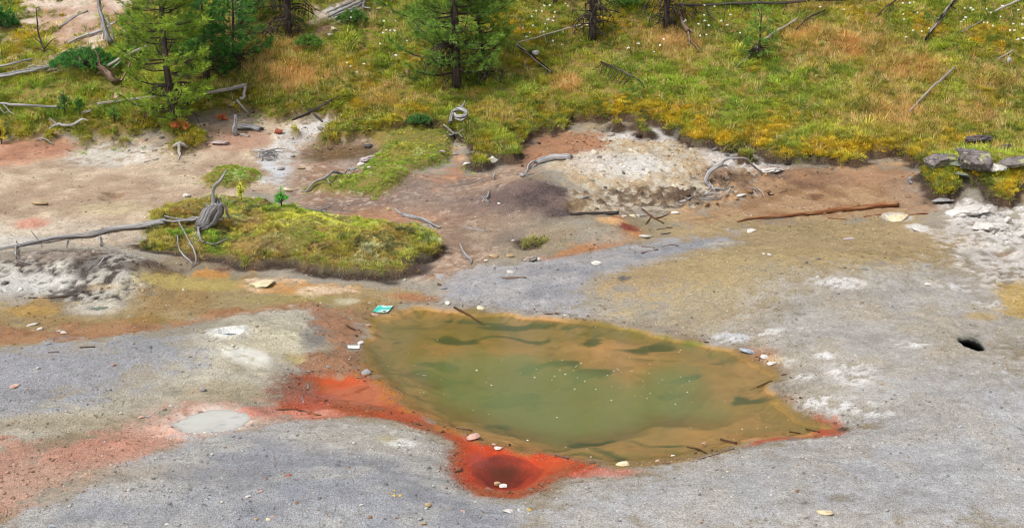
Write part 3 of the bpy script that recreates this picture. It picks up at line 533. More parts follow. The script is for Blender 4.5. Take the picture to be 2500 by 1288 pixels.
# colour map of the slope's growth, from the photo's patches
def field(el, X, Y):
    out = np.zeros(X.shape)
    for (cx, cy, rx, ry, s) in el:
        q = GXY([(cx, cy), (cx + rx, cy), (cx, cy - ry), (cx, cy + ry)]); a = abs(q[1, 0] - q[0, 0]); b = max(abs(q[2, 1] - q[3, 1]) / 2, .2)
        out = np.maximum(out, s * np.exp(-1.2 * (((X - q[0, 0]) / a) ** 2 + ((Y - (q[2, 1] + q[3, 1]) / 2) / b) ** 2)))
    return out
DRY = [(720,185,110,45,1),(700,120,60,30,.6),(1385,205,40,30,1),(1640,105,80,35,1),(1960,85,70,28,.9),(2080,110,110,45,1),(2210,165,90,40,.9),(2180,265,110,60,.8),(2420,200,70,40,.6),(640,140,60,50,.6),(930,240,60,30,.6),(300,60,60,40,.5),(2380,280,80,40,.5),(1210,285,40,18,.4),(560,60,40,20,.6),(2000,20,80,14,.6)]
YEL = [(1620,270,120,22,.9),(1510,290,60,14,.9),(1880,310,70,22,.8),(1770,345,90,20,1),(2080,360,110,30,1),(2200,380,60,20,.9),(2330,330,80,30,.6),(1900,280,60,14,.8),(1060,150,70,30,.9),(1240,60,60,35,.9),(900,210,60,24,.6),(1010,270,70,18,.7),(1000,330,110,22,1),(1320,100,60,30,.6),(1300,150,50,18,.6),(2430,90,80,50,.8),(2450,250,60,30,.6),(2250,60,80,30,.7),(860,160,60,30,.5),(1480,60,80,40,.6),(60,90,50,40,.7),(590,5,60,10,1),(870,262,40,14,.7),(2100,30,70,20,.6),(1640,30,80,30,.6)]
GRN = [(1720,190,170,45,1),(1460,200,90,40,.6),(1300,270,110,35,.9),(150,220,200,40,.8),(560,190,90,50,.7),(690,255,80,20,.8),(870,60,90,30,.9),(1060,270,80,30,.7),(430,270,90,30,.7),(1240,230,70,30,.8),(760,110,60,25,.8),(1950,330,90,25,.6),(2400,380,70,24,.8),(1900,200,80,30,.6),(1560,130,60,20,.5),(1600,240,80,20,.6)]
DRYF, YELF, GRNF = field(DRY, XX, YY), field(YEL, XX, YY), field(GRN, XX, YY)
s_ = lambda *c: srgb(c, 1.72)
def slope_tint(x, y, jit=.45):
    d = gsample(DRYF, x, y); ye = gsample(YELF, x, y) * sstep(-.5, .3, fbm(x, y, .25, 3, 161)); g = gsample(GRNF, x, y); n1 = fbm(x, y, .8, 3, 90); n2 = fbm(x, y, .22, 2, 94); n3 = rng.normal(0, 1, len(x))
    c = s_(132, 146, 50)[None] + np.zeros((len(x), 1)); 
    def mx(c, col, k): return c + (col[None] - c) * np.clip(k, 0, 1)[:, None]
    c = mx(c, s_(156, 154, 60), sstep(-.1, .8, n1 + .3 * n3)); c = mx(c, s_(70, 98, 40), sstep(.0, .7, -n2 - .3 * n1 + .2 * n3) * .75)
    c = mx(c, s_(126, 150, 52), g * (.75 + .5 * n2)); c = mx(c, s_(170, 146, 44), ye * (.62 + .5 * n2)); c = mx(c, s_(178, 136, 86), d * (.8 + .4 * n2)); c = mx(c, s_(186, 166, 118), (n3 > 1.2) * .4)
    return np.clip(c * (1 + jit * rng.normal(0, 1, (len(x), 1)) * .6), .01, .8), d, ye, g
# 1 grass of the slope
tall = [tuft_mesh('grass_tuft', 16, .068, .06, .0095, 1.4, 3, 10 + i, M_leaf) for i in range(5)]
hill_top = 31.8
vegw = lambda x, y: np.clip(gsample(sstep(0.05, .10, sd_hill) * (1 - bare * .93), x, y), 0, 1)
x, y = pts_in(170000, -13, 13, 19.0, hill_top, lambda x, y: vegw(x, y) * (.72 + .28 * np.tanh(2 * fbm(x, y, .35, 2, 99))))
c, d, ye, g = slope_tint(x, y); z = gsample(H, x, y) - .01
sc = rng.uniform(.5, 1.15, len(x)) * (1 + .75 * np.clip(fbm(x, y, .3, 2, 131), -.5, .9)) * (1 + .25 * d - .35 * ye) * (1 - .35 * (1 - sstep(0, .5, gsample(sd_hill, x, y)))); tilt = rng.normal(0, .22, (len(x), 2)); rot = np.stack([tilt[:, 0] + .25, tilt[:, 1], rng.uniform(0, 6.28, len(x))], -1)
rot[:, :2] = np.stack([.30 + tilt[:, 0], tilt[:, 1]], -1)
scl = np.stack([sc * rng.uniform(.9, 1.5, len(x)), sc * rng.uniform(.9, 1.5, len(x)), sc * rng.uniform(.75, 1.2, len(x))], -1)
scatter('slope_grass', 'green and straw coloured grass covering the slope', 'grass', np.stack([x, y, z], -1), rot, scl, c, tall)
# 2 feathery dry grass
fine = [tuft_mesh('dry_grass_tuft', 14, .24, .07, .006, .6, 3, 30 + i, M_leaf) for i in range(3)]
x, y = pts_in(60000, -13, 13, 21.5, hill_top, lambda x, y: vegw(x, y) * np.clip(gsample(DRYF, x, y) * .9 + .05, 0, 1))
c = np.clip(s_(186, 142, 92)[None] * (1 + .25 * rng.normal(0, 1, (len(x), 1))), .02, .8); k = rng.rand(len(x)) < .35; c[k] = s_(190, 168, 112)
sc = rng.uniform(.5, 1.05, len(x)); scatter('dry_grass', 'feathery rust and straw coloured dry grass patches on the slope', 'dry grass', np.stack([x, y, gsample(H, x, y) - .01], -1), np.stack([rng.normal(.12, .2, len(x)), rng.normal(0, .2, len(x)), rng.uniform(0, 6.28, len(x))], -1), np.stack([sc, sc, sc], -1), c, fine)
# 3 golden moss cushions between the grasses, hanging along the turf edge
mossp = [tuft_mesh('moss_tuft', 34, .05, .06, .012, .9, 2, 50 + i, M_moss, .006) for i in range(4)]
edge = np.exp(-((sd_hill - .22) / .28) ** 2)
x, y = pts_in(120000, -13, 13, 19.0, hill_top, lambda x, y: vegw(x, y) * np.clip(gsample(YELF, x, y) * .9 + .18 * (fbm(x, y, .4, 2, 98) > .15) + gsample(edge, x, y) * .5, 0, 1))
ye = gsample(YELF, x, y); n2 = fbm(x, y, .2, 3, 97); ye = np.maximum(ye * sstep(-.5, .3, fbm(x, y, .25, 3, 161)), .75 * gsample(edge, x, y) * (x > 1.2) * sstep(-.4, .2, fbm(x, y, .35, 2, 163)))
c = s_(136, 126, 40)[None] + (s_(176, 148, 40) - s_(136, 126, 40))[None] * np.clip(ye + .4 * n2, 0, 1)[:, None]; k = (ye < .3) & (n2 > 0); c[k] = s_(110, 114, 48)
c = np.clip(c * (1 + .2 * rng.normal(0, 1, (len(x), 1))), .01, .8); sc = rng.uniform(.7, 1.5, len(x))
scatter('slope_moss', 'golden and olive moss cushions between the slope grasses', 'moss', np.stack([x, y, gsample(H, x, y) + .01], -1), np.stack([rng.normal(.25, .2, len(x)), rng.normal(0, .2, len(x)), rng.uniform(0, 6.28, len(x))], -1), np.stack([sc, sc, sc * rng.uniform(.7, 1.4, len(x))], -1), c, mossp)
# 4 heath and moss on the mound and the two low cushions
def mound_tint(x, y):
    n1 = fbm(x, y, .55, 3, 101); n2 = fbm(x, y, .16, 2, 104); n3 = rng.normal(0, 1, len(x)); n4 = fbm(x, y, .3, 2, 108)
    c = s_(150, 144, 64)[None] + np.zeros((len(x), 1))
    def mx(c, col, k): return c + (col[None] - c) * np.clip(k, 0, 1)[:, None]
    c = mx(c, s_(120, 150, 48), sstep(0, .6, n1 + .3 * n2)); c = mx(c, s_(158, 136, 74), sstep(.05, .6, -n1 + .3 * n4)); c = mx(c, s_(84, 88, 56), sstep(.25, .7, n2 - .3 * n1)); c = mx(c, s_(186, 190, 150), (n4 > .55) * .7 * (n3 > -.6))
    return c
bright = field([(760,535,150,16,1),(900,545,80,10,.6)], XX, YY); ruddy = field([(616,542,30,12,.9),(690,610,150,30,.55),(480,520,90,20,.5)], XX, YY)
x, y = pts_in(160000, -10, 1.5, 15.0, 24.5, lambda x, y: np.clip(gsample(np.maximum.reduce([sstep(.05, .11, sd_md + .05 * n_b) + sstep(-.03, .05, sd_md) * (YY > mc[1] - .4), sstep(-.12, .12, sd_md + .12 * n_c) * (YY > mc[1]), sstep(-.08, .10, sd_m2 + .1 * n_c), sstep(-.08, .10, sd_m3 + .1 * n_c), sstep(-.25, .05, sd_hill + .2 * n_c) * (sd_hill < .05) * .2 * (XX < -.5)]), x, y), 0, 1))
c = mound_tint(x, y); inm = gsample(sd_md, x, y) > 0; b = gsample(bright, x, y) * inm; rd = gsample(ruddy, x, y) * inm
c = c + (s_(196, 196, 74)[None] - c) * np.clip(b, 0, 1)[:, None] * .85; c = c + (s_(150, 104, 66)[None] - c) * np.clip(rd + .2 * fbm(x, y, .2, 2, 111) * (rd > .1), 0, 1)[:, None] * .7
gm2 = (~inm); c[gm2] = c[gm2] * .55 + s_(122, 156, 44)[None] * .45; tg = gsample(field([(1010,345,110,26,1),(940,420,40,16,.4)], XX, YY), x, y) * (~inm); c = c + (s_(178, 164, 70)[None] - c) * np.clip(tg * (.7 + .6 * fbm(x, y, .2, 2, 171)), 0, 1)[:, None]
c = c * .86 + np.array([.20, .17, .10])[None] * .14
c = np.clip(c * (1 + .22 * rng.normal(0, 1, (len(x), 1))), .01, .8)
heath = [tuft_mesh('heath_tuft', 24, .065, .05, .0095, .95, 2, 70 + i, M_moss) for i in range(4)]
sc = rng.uniform(.45, 1.1, len(x)) * np.where(inm, 1 - .45 * np.clip(b, 0, 1), .6) * (.75 + .5 * np.clip(fbm(x, y, .35, 2, 115), -.6, 1)); sc = np.maximum(sc, .25)
scatter('mound_heath', 'low heath, moss and lichen on the mounds beside the pool', 'moss', np.stack([x, y, gsample(H, x, y) - .004], -1), np.stack([rng.normal(.12, .25, len(x)), rng.normal(0, .25, len(x)), rng.uniform(0, 6.28, len(x))], -1), np.stack([sc, sc, sc], -1), c, heath)
# fringe hanging over the mound's front and the slope's undercut
x, y = pts_in(250000, -13, 13, 15.0, 26, lambda x, y: np.clip(gsample(np.maximum(np.exp(-((sd_md - .09) / .03) ** 2) * (YY < mc[1] + .2) * .6, np.exp(-((sd_hill - .09) / .04) ** 2) * sstep(-.2, .3, n_b + n_c) * .7), x, y), 0, 1) * .5)
c, _, _, _ = slope_tint(x, y); k = rng.rand(len(x)) < .4; c[k] = s_(120, 100, 66); sc = rng.uniform(.5, .9, len(x)); hang = [tuft_mesh('fringe_tuft', 14, .14, .04, .007, 1.1, 3, 90 + i, M_leaf) for i in range(3)]
scatter('fringe_grass', 'grass fringe hanging over the undercut turf edges', 'grass', np.stack([x, y, gsample(H, x, y)], -1), np.stack([rng.normal(.8, .3, len(x)), rng.normal(0, .3, len(x)), rng.uniform(-.5, .5, len(x))], -1), np.stack([sc, sc, sc], -1), c, hang)
# 5 loose gravel
peb = [pebble_mesh('pebble', 200 + i, M_peb) for i in range(5)]
bareg = (1 - VEG) * sstep(0.03, .12, -shore) * (vr > 1.25)
rough_g = np.clip(.25 + .5 * sstep(0, .8, n_b + n_a * .5) + 1.2 * np.exp(-((shore + .12) / .12) ** 2) + .8 * crust + .5 * P([(-200,1140),(400,1006),(740,985),(720,1022),(480,1074),(200,1185),(-200,1340)], .2), 0, 1)
x, y = pts_in(75000, -13, 13, 9.6, 25.5, lambda x, y: np.clip(gsample(bareg * rough_g, x, y), 0, 1))
gc = gsample(C, x, y); sc = np.exp(rng.normal(math.log(.0085), .42, len(x))); k = rng.rand(len(x)); c = gc * np.clip(1 + .3 * rng.normal(0, 1, (len(x), 1)), .55, 1.7); c[k < .05] = alb((208, 202, 192)); c[(k > .12) & (k < .2)] = alb((150, 120, 96)); sc = np.minimum(sc, .028)
scatter('gravel', 'loose gravel and grit strewn over the bare basin floor', 'gravel', np.stack([x, y, gsample(H, x, y) + sc * .15], -1), np.stack([rng.normal(0, .3, len(x)), rng.normal(0, .3, len(x)), rng.uniform(0, 6.28, len(x))], -1), np.stack([sc, sc, sc], -1), np.clip(c, 0.01, .85), peb)
# bark scraps and dark grit washed up along the waterline
x, y = pts_in(60000, -4, 4, 11, 17, lambda x, y: gsample(np.exp(-((shore + .05) / .05) ** 2) * sstep(-.2, .5, n_b + n_c), x, y) * .35)
sc = np.exp(rng.normal(math.log(.010), .4, len(x))); k = rng.rand(len(x)); c = alb((96, 70, 52))[None] * rng.uniform(.5, 1.5, (len(x), 1)); c[k < .3] = alb((150, 120, 100))
scatter('shore_debris', 'bark scraps and dark grit along the waterline', 'debris', np.stack([x, y, np.maximum(gsample(H, x, y), WATER_Z) + .004], -1), np.stack([rng.normal(0, .3, len(x)), rng.normal(0, .3, len(x)), rng.uniform(0, 6.28, len(x))], -1), np.stack([sc * rng.uniform(1, 3, len(x)), sc, sc * .8], -1), np.clip(c, .01, .8), peb)
# broken crust lumps along the crumbling banks
x, y = pts_in(30000, -13, 13, 14, 25.5, lambda x, y: np.clip(gsample(bareg * np.clip(crust, 0, 1), x, y), 0, 1) * .35 + np.clip(gsample(bareg * np.exp(-((sd_hill + .12) / .12) ** 2), x, y), 0, 1) * .25)
gc = gsample(C, x, y); sc = np.minimum(np.exp(rng.normal(math.log(.024), .5, len(x))), .075); c = gc * np.clip(.85 + .4 * rng.normal(0, 1, (len(x), 1)), .25, 1.5)
scatter('crust_rubble', 'broken crust rubble along the crumbling banks', 'rubble', np.stack([x, y, gsample(H, x, y) + sc * .05], -1), np.stack([rng.normal(0, .4, len(x)), rng.normal(0, .4, len(x)), rng.uniform(0, 6.28, len(x))], -1), np.stack([sc, sc, sc], -1), np.clip(c, 0.01, .85), [pebble_mesh('crust_lump', 230 + i, M_peb) for i in range(5)])
# scattered sedge clumps standing above the turf
sedge = [tuft_mesh('sedge_clump', 44, .17, .06, .007, .95, 3, 150 + i, M_leaf) for i in range(4)]
x, y = pts_in(2200, -13, 13, 21.5, hill_top, lambda x, y: vegw(x, y) * .55); c, d, ye, g = slope_tint(x, y); k = rng.rand(len(x)); c[k < .35] = s_(62, 92, 42); c[(k > .35) & (k < .5)] = s_(176, 156, 104); sc = rng.uniform(.5, 1.0, len(x))
scatter('sedge_clumps', 'taller sedge and herb clumps dotted over the slope', 'sedge', np.stack([x, y, gsample(H, x, y)], -1), np.stack([rng.normal(.2, .15, len(x)), rng.normal(0, .15, len(x)), rng.uniform(0, 6.28, len(x))], -1), np.stack([sc * 1.2, sc * 1.2, sc * .8], -1), c, sedge)
# 6 bubbles and flecks on the water
t = NT('foam_fleck'); M_foam = t.done(t.principled((.8, .8, .76), .5))
x, y = pts_in(9000, -3, 3.2, 11.5, 16.5, lambda x, y: (gsample(sd_pool, x, y) > .12) * .14 * np.clip(.5 + fbm(x, y, 1.2, 2, 120), .05, 1.2))
k = len(x); sc = np.exp(rng.normal(math.log(.0068), .4, k)); scatter('foam_flecks', 'tiny white bubbles and flecks floating on the pool', 'bubbles', np.stack([x, y, np.full(k, WATER_Z + .001)], -1), np.zeros((k, 3)), np.stack([sc, sc, sc * .5], -1), np.ones((k, 3)), [pebble_mesh('bubble', 300 + i, M_foam) for i in range(2)])
# ------------------------------------------------------------------ things: helpers
def tagt(o, label, cat, group=None):
    o['label'] = label; o['category'] = cat
    if group: o['group'] = group
    return o
def empty(name, loc):
    o = bpy.data.objects.new(name, None); COL.objects.link(o); o.location = loc; o.empty_display_size = .1; return o
_nr = np.random.RandomState(3); _N3 = _nr.rand(32, 32, 32)
def n3(p, sc=1.0):
    p = np.asarray(p) * sc + 50; i = np.floor(p).astype(int); f = p - i; f = f * f * (3 - 2 * f); r = 0
    for a in (0, 1):
        for b in (0, 1):
            for c in (0, 1):
                w = np.where(a, f[:, 0], 1 - f[:, 0]) * np.where(b, f[:, 1], 1 - f[:, 1]) * np.where(c, f[:, 2], 1 - f[:, 2]); r = r + w * _N3[(i[:, 0] + a) & 31, (i[:, 1] + b) & 31, (i[:, 2] + c) & 31]
    return r * 2 - 1
class MB:
    """collects tubes and needle sprays of ONE part; build() links them as one mesh"""
    def __init__(s): s.v = []; s.f = []; s.tc = []; s.col = []; s.n = 0
    def add(s, v, f, tc=None, col=None):
        v = np.asarray(v, float); s.v.append(v); s.f.append(np.asarray(f, int) + s.n); s.tc.append(np.zeros((len(v), 3)) if tc is None else tc); s.col.append(np.ones((len(v), 3)) if col is None else np.broadcast_to(col, (len(v), 3))); s.n += len(v)
    def tube(s, pts, rad, sides=8, seg=.06, jit=.0, lump=.15, seed=0, splinter=.6, oval=1.0):
        pts = np.asarray(pts, float); rad = np.asarray(rad, float)
        if len(pts) == 2: pts = np.vstack([pts[0], pts.mean(0), pts[1]]); rad = np.array([rad[0], rad.mean(), rad[-1]])
        P4 = np.vstack([2 * pts[0] - pts[1], pts, 2 * pts[-1] - pts[-2]]); out = []; ro = []; r = np.random.RandomState(seed + 11)
        for i in range(1, len(P4) - 2):
            n = max(2, int(np.linalg.norm(P4[i + 1] - P4[i]) / seg))
            for t in np.arange(n) / n:
                a, b, c, d = P4[i - 1], P4[i], P4[i + 1], P4[i + 2]
                out.append(.5 * (2 * b + (c - a) * t + (2 * a - 5 * b + 4 * c - d) * t * t + (3 * b - a - 3 * c + d) * t ** 3)); ro.append(rad[i - 1] * (1 - t) + rad[i] * t)
        out.append(pts[-1]); ro.append(rad[-1]); L = np.array(out); R = np.array(ro); m = len(L)
        if jit:
            w_ = r.normal(0, 1, (m, 3)); w_ = w_ + np.roll(w_, 1, 0); L[1:-1] += w_[1:-1] * (jit * .9 * R[1:-1, None])
        T = np.gradient(L, axis=0); T /= np.linalg.norm(T, axis=1)[:, None] + 1e-9
        U = np.cross(T[0], (0, 0, 1.0)); 
        if np.linalg.norm(U) < .1: U = np.cross(T[0], (1.0, 0, 0))
        U /= np.linalg.norm(U); al = np.concatenate([[0], np.cumsum(np.linalg.norm(np.diff(L, axis=0), axis=1))])
        th = np.arange(sides) / sides * 2 * np.pi; V = []; TC = []; ridge = r.uniform(-.32, .16, sides) * (1 if lump > .12 and sides > 5 else 0)
        for k in range(m):
            U = U - T[k] * U.dot(T[k]); U /= np.linalg.norm(U) + 1e-9; W = np.cross(T[k], U)
            dirs = np.cos(th)[:, None] * U + np.sin(th)[:, None] * W * oval
            q = np.stack([np.cos(th) * 1.3 + seed, np.sin(th) * 1.3, np.full(sides, al[k] * 3 + seed * 7.0)], -1)
            rr = R[k] * (1 + lump * n3(q, 1.0) + ridge * (1 - .3 * n3(q * (0, 0, .4), 1.0))); ring = L[k] + dirs * rr[:, None]
            if k in (0, m - 1) and splinter: ring = ring + T[k] * (r.rand(sides)[:, None] * R[k] * splinter * (1 if k else -1) * 1.6)
            V.append(ring); TC.append(np.stack([np.cos(th) * R[k] * 25, np.sin(th) * R[k] * 25, np.full(sides, al[k] * 2.2 + seed)], -1))
        V.append(L[:1] - T[0] * R[0] * .1); TC.append(TC[0][:1]); V.append(L[-1:] + T[-1] * R[-1] * .1); TC.append(TC[-2][:1])
        f = []
        for k in range(m - 1):
            for j in range(sides): a = k * sides + j; b = k * sides + (j + 1) % sides; f += [(a, b, b + sides), (a, b + sides, a + sides)]
        e0, e1 = m * sides, m * sides + 1
        for j in range(sides): f.append((e0, (j + 1) % sides, j)); f.append((e1, (m - 1) * sides + j, (m - 1) * sides + (j + 1) % sides))
        s.add(np.vstack(V), f, np.vstack(TC)); return L, R
    def prism(s, p, q, r0, r1):
        p = np.asarray(p, float); q = np.asarray(q, float); d = q - p; u = np.cross(d, (.3, .5, .8)); u /= np.linalg.norm(u) + 1e-9; w = np.cross(d, u); w /= np.linalg.norm(w) + 1e-9
        a = [u, -.5 * u + .87 * w, -.5 * u - .87 * w]; s.add([p + k * r0 for k in a] + [q + k * r1 for k in a], [(0, 1, 4), (0, 4, 3), (1, 2, 5), (1, 5, 4), (2, 0, 3), (2, 3, 5), (3, 4, 5)])
    def spray(s, p, d, n, length, width, col, spread=.9, seed=None):
        """a tuft of pine needles at p pointing along d"""
        d = d / (np.linalg.norm(d) + 1e-9); r = np.random
        q = r.normal(0, spread, (n, 3)) + d; q /= np.linalg.norm(q, axis=1)[:, None]; sd = np.cross(q, r.normal(0, 1, (n, 3))); sd /= np.linalg.norm(sd, axis=1)[:, None] + 1e-9
        ln = length * r.uniform(.6, 1.1, (n, 1)); b = p + d * r.uniform(-.5, .4, (n, 1)) * length; w = width / 2
        V = np.stack([b - sd * w * .7, b + sd * w * .7, b + q * ln * .6 + sd * w, b + q * ln, b + q * ln * .6 - sd * w], 1).reshape(-1, 3)
        k = np.arange(n)[:, None, None] * 5; f = (np.array([(0, 1, 2), (0, 2, 4), (4, 2, 3)])[None] + k).reshape(-1, 3)
        s.add(V, f, None, np.repeat(col * r.uniform(.75, 1.3, (n, 1)), 5, axis=0))
    def build(s, name, mat, parent=None, org=(0, 0, 0), smooth=True, col=False):
        V = np.vstack(s.v) - np.asarray(org); me = mesh_np(name, V, np.vstack(s.f), smooth); attr(me, 'grain', 'FLOAT_VECTOR', np.vstack(s.tc))
        if col: attr(me, 'tint', 'FLOAT_COLOR', np.vstack(s.col))
        me.materials.append(mat); o = link_mesh(name, me, parent)
        if parent is None: o.location = org
        return o
def wood_mat(name, c1, c2, c3, patch=.0, rough=.85):
    t = NT(name); g = t.attr('grain').outputs['Vector']; mp = t.n('Mapping'); mp.inputs['Scale'].default_value = (1.2, 1.2, .14); t.l(g, mp.inputs['Vector'])
    n1 = t.noise(mp.outputs[0], 3.2, 5, .65); n2 = t.noise(g, 1.3, 3, .5)
    col = t.mix(t.ramp(n1, [(.38, 0.0), (.60, 1.0)]), tuple(alb(c2)), tuple(alb(c1))); col = t.mix(t.ramp(n2, [(.52, 0.0), (.72, 1.0)]), col, tuple(alb(c3)))
    if patch: col = t.mix(t.ramp(t.noise(g, .8, 4, .6), [(.5 - .05, 0.0), (.5 + .05, patch)]), col, tuple(alb((34, 30, 28))))
    return t.done(t.principled(col, rough, t.bump(n1, 1.0, .03), .15))
W = dict(grey=wood_mat('weathered_grey_wood', (226, 225, 227), (104, 99, 97), (176, 168, 160)), brown=wood_mat('fresh_brown_wood', (186, 128, 88), (120, 74, 50), (206, 160, 118)), dark=wood_mat('dark_bark_wood', (96, 88, 84), (52, 46, 44), (128, 118, 110)),
         char=wood_mat('charred_wood', (214, 206, 198), (120, 100, 88), (170, 150, 136), 1.0), pale=wood_mat('pale_bleached_wood', (222, 214, 206), (160, 150, 142), (196, 184, 172)), bark=wood_mat('pine_bark', (104, 92, 88), (58, 50, 48), (128, 110, 100)), red=wood_mat('reddish_bark_wood', (166, 138, 120), (100, 80, 70), (190, 168, 152)), wet=wood_mat('wet_brown_stick', (122, 92, 66), (66, 48, 36), (150, 112, 80), rough=.5))
def W3(p):
    """(px, py[, width, row]) -> world point; row = image row of the ground right below it when it stands clear of the ground"""
    if len(p) > 3 and p[3] is not None:
        g = G([(p[0], p[3])])[0]; d = ray(p[0], p[1]); d = d / d[1]; q = d * g[1]; q[2] += CAM_H; return q
    q = G([(p[0], p[1])])[0]; return q + (0, 0, TURF * float(gsample(VEG, q[0], q[1])))
TURF = .085
def mpp(w): return (math.hypot(w[1], CAM_H - w[2])) / FPX           # metres per photo pixel at that distance
def path(pts, sink=.55, level=False):
    out = []; rad = []
    for p in pts:
        q = W3(p); r = p[2] * mpp(q) / 2 * .78
        if len(p) < 4 or p[3] is None: q = q + (0, 0, r * sink)
        out.append(q); rad.append(r)
    out = np.array(out)
    if level and len(out) > 2:                                   # a stiff stem bridges the hollows under it
        t = np.linalg.norm(out[:, :2] - out[0, :2], axis=1); out[:, 2] = np.polyval(np.polyfit(t, out[:, 2], 1), t) * .75 + out[:, 2] * .25 + .01
    return out, np.array(rad)
SEED = [0]
def nxt(): SEED[0] += 1; return SEED[0]
def log(name, label, cat, main, mat='grey', branches=(), group=None, part='trunk', sides=12, lump=.3, bpart='branch'):
    """fallen wood: a main stem and the limbs still on it"""
    P0, R0 = path(main, level=cat in ('log', 'fallen tree') and all(len(p) < 4 for p in main))
    if not branches:
        m = MB(); m.tube(P0, R0, sides, .06, .14 if R0.max() < .03 else .07, lump, nxt()); o = m.build(name, W[mat], None, P0[0]); return tagt(o, label, cat, group)
    e = empty(name, P0[0]); tagt(e, label, cat, group); m = MB(); m.tube(P0, R0, sides, .06, .14 if R0.max() < .03 else .07, lump, nxt()); m.build(part, W[mat], e, P0[0])
    for b in branches:
        Pb, Rb = path(b); m = MB(); m.tube(Pb, Rb, 7, .05, .18, .3, nxt()); m.build(bpart, W[mat], e, P0[0])
    return e
# ------------------------------------------------------------------ dead wood, one call for each piece
log('fallen_tree', 'long grey fallen dead tree lying across the pink flat to the moss mound', 'fallen tree',
    [(-60,622,11),(0,610,11),(39,604,12),(98,594,12),(170,584,14),(228,579,18),(277,566,17),(342,559,19),(400,550,20)], 'grey',
    [[(39,602,7),(38,615,7,632),(41,632,5)],[(41,632,4),(65,641,4),(101,644,3)],[(100,594,5),(84,573,4,596),(75,561,2,598)],[(100,596,5),(102,606,3)],[(163,586,6),(163,603,4)],[(243,577,8),(243,590,7,600),(247,600,6)],[(247,598,5),(277,610,4),(320,626,3)],[(267,612,4),(255,630,4),(238,648,2)],[(49,622,3),(90,618,3),(137,612,2)],[(45,600,5),(40,588,3,604)],[(277,562,6),(270,552,4,566)],[(400,553,9),(434,556,9),(473,553,10),(492,546,11)],[(404,543,5),(450,551,6),(482,548,8)],[(437,556,6),(463,591,6,600),(478,623,6,640),(474,648,5),(460,662,3)],[(434,591,5),(440,613,6,622),(470,645,6)],[(320,624,3),(300,612,2),(285,604,2)],[(342,552,6),(360,547,4,560)]])
def root_wad(name, label, pieces, mat='grey', group=None, cat='root'):
    P0, _ = path(pieces[0][1]); e = empty(name, P0[0]); tagt(e, label, cat, group)
    for nm, pts in pieces:
        Pb, Rb = path(pts, .8); m = MB(); m.tube(Pb, Rb, 14, .045, .16, .32, nxt(), 1.6); m.build(nm, W[mat], e, P0[0], smooth=False)
    return e
uw = root_wad('uprooted_stump', 'gnarled grey root stump with one root pointing up from the moss mound', [('stump', [(480,556,13,562),(494,544,26,560),(506,530,29,558),(516,512,26,556),(524,498,17,554)]), ('stump', [(492,556,12,564),(508,544,29,562),(520,528,32,560),(528,510,29,557),(533,497,17,555)]), ('stump', [(508,556,10,564),(522,544,20,562),(532,528,23,560),(538,510,22,557),(536,497,12,555)]), ('root', [(518,516,15,556),(521,494,14,556),(519,474,10,556),(526,456,11,556),(536,442,9,556),(545,430,8,556),(553,415,4,556)]), ('root', [(530,500,14,556),(541,497,13,556),(550,506,9,556),(552,514,10,556),(561,532,4,556)]), ('root', [(486,550,9,562),(484,562,7,576),(489,580,7,592),(494,590,6,598),(500,603,4)]), ('root', [(498,590,4,600),(525,594,3,604),(562,595,2)]), ('root', [(526,530,12,560),(538,536,9,560),(543,550,7)]), ('root', [(514,506,9,556),(506,502,5,556),(503,494,2,556)]), ('root', [(500,552,8,564),(514,560,6)])])
W['stump'] = wood_mat('dark_weathered_stump_wood', (172, 170, 172), (104, 99, 97), (66, 61, 59))
for c_ in uw.children:
    if c_.name.startswith('stump'): c_.data.materials[0] = W['stump']
log('fallen_log', 'thick grey log with two raised limbs at the edge of the slope by the pine', 'log', [(-70,215,16),(0,203,16),(60,190,16),(140,170,14)], 'grey', [[(45,192,7),(62,174,6,185),(78,160,5,181),(98,165,3,178)],[(86,187,6),(111,168,6,178),(140,156,4,172)]])
log('fallen_log', 'thin lichen grey log above the thick two limbed log', 'log', [(-40,184,7),(0,178,8),(40,166,8),(80,156,6)], 'grey')
log('fallen_log', 'grey twiggy log lying behind the leaning dead snag', 'log', [(322,52,5),(277,65,9),(248,82,10),(196,98,8),(165,113,6)], 'grey', [[(277,64,6),(288,45,4,64),(296,28,2,64)],[(290,62,5),(306,78,6,86),(318,90,5)],[(300,50,4),(284,34,3,60),(276,22,1.5,60)],[(262,72,5),(268,90,5,96)],[(250,80,4),(252,98,4)],[(220,90,3),(215,80,2,94)]])
log('fallen_log', 'slim grey log on the bare pink soil high in the corner', 'log', [(143,72,6),(179,44,8),(214,29,5)], 'grey')
log('dead_sapling', 'thin leafless dark sapling standing on the bare soil in the corner', 'dead sapling', [(110,132,6),(96,90,5,130),(91,55,4,128),(88,20,2,128)], 'dark', [[(108,120,3,130),(125,100,3,130),(140,92,1.5,130)],[(100,105,3,130),(84,92,2,130),(76,84,1,130)],[(106,126,3,131),(122,120,3,134),(136,130,2,138)],[(94,75,2,130),(104,60,1.5,130)],[(108,128,3,134),(96,118,2,134),(86,120,1.5,136)]], part='stem')
log('dead_snag', 'weathered grey standing dead trunk leaning beside the juniper', 'dead tree', [(272,118,26),(262,85,20,118),(250,48,16,118),(243,10,14,118),(236,-60,12,118),(226,-170,8,118)], 'grey', [[(278,112,10,118),(276,80,9,118),(262,52,7,118),(250,44,4,118)],[(246,30,5,118),(252,12,3,118)],[(240,-80,6,118),(262,-120,3,118)]])
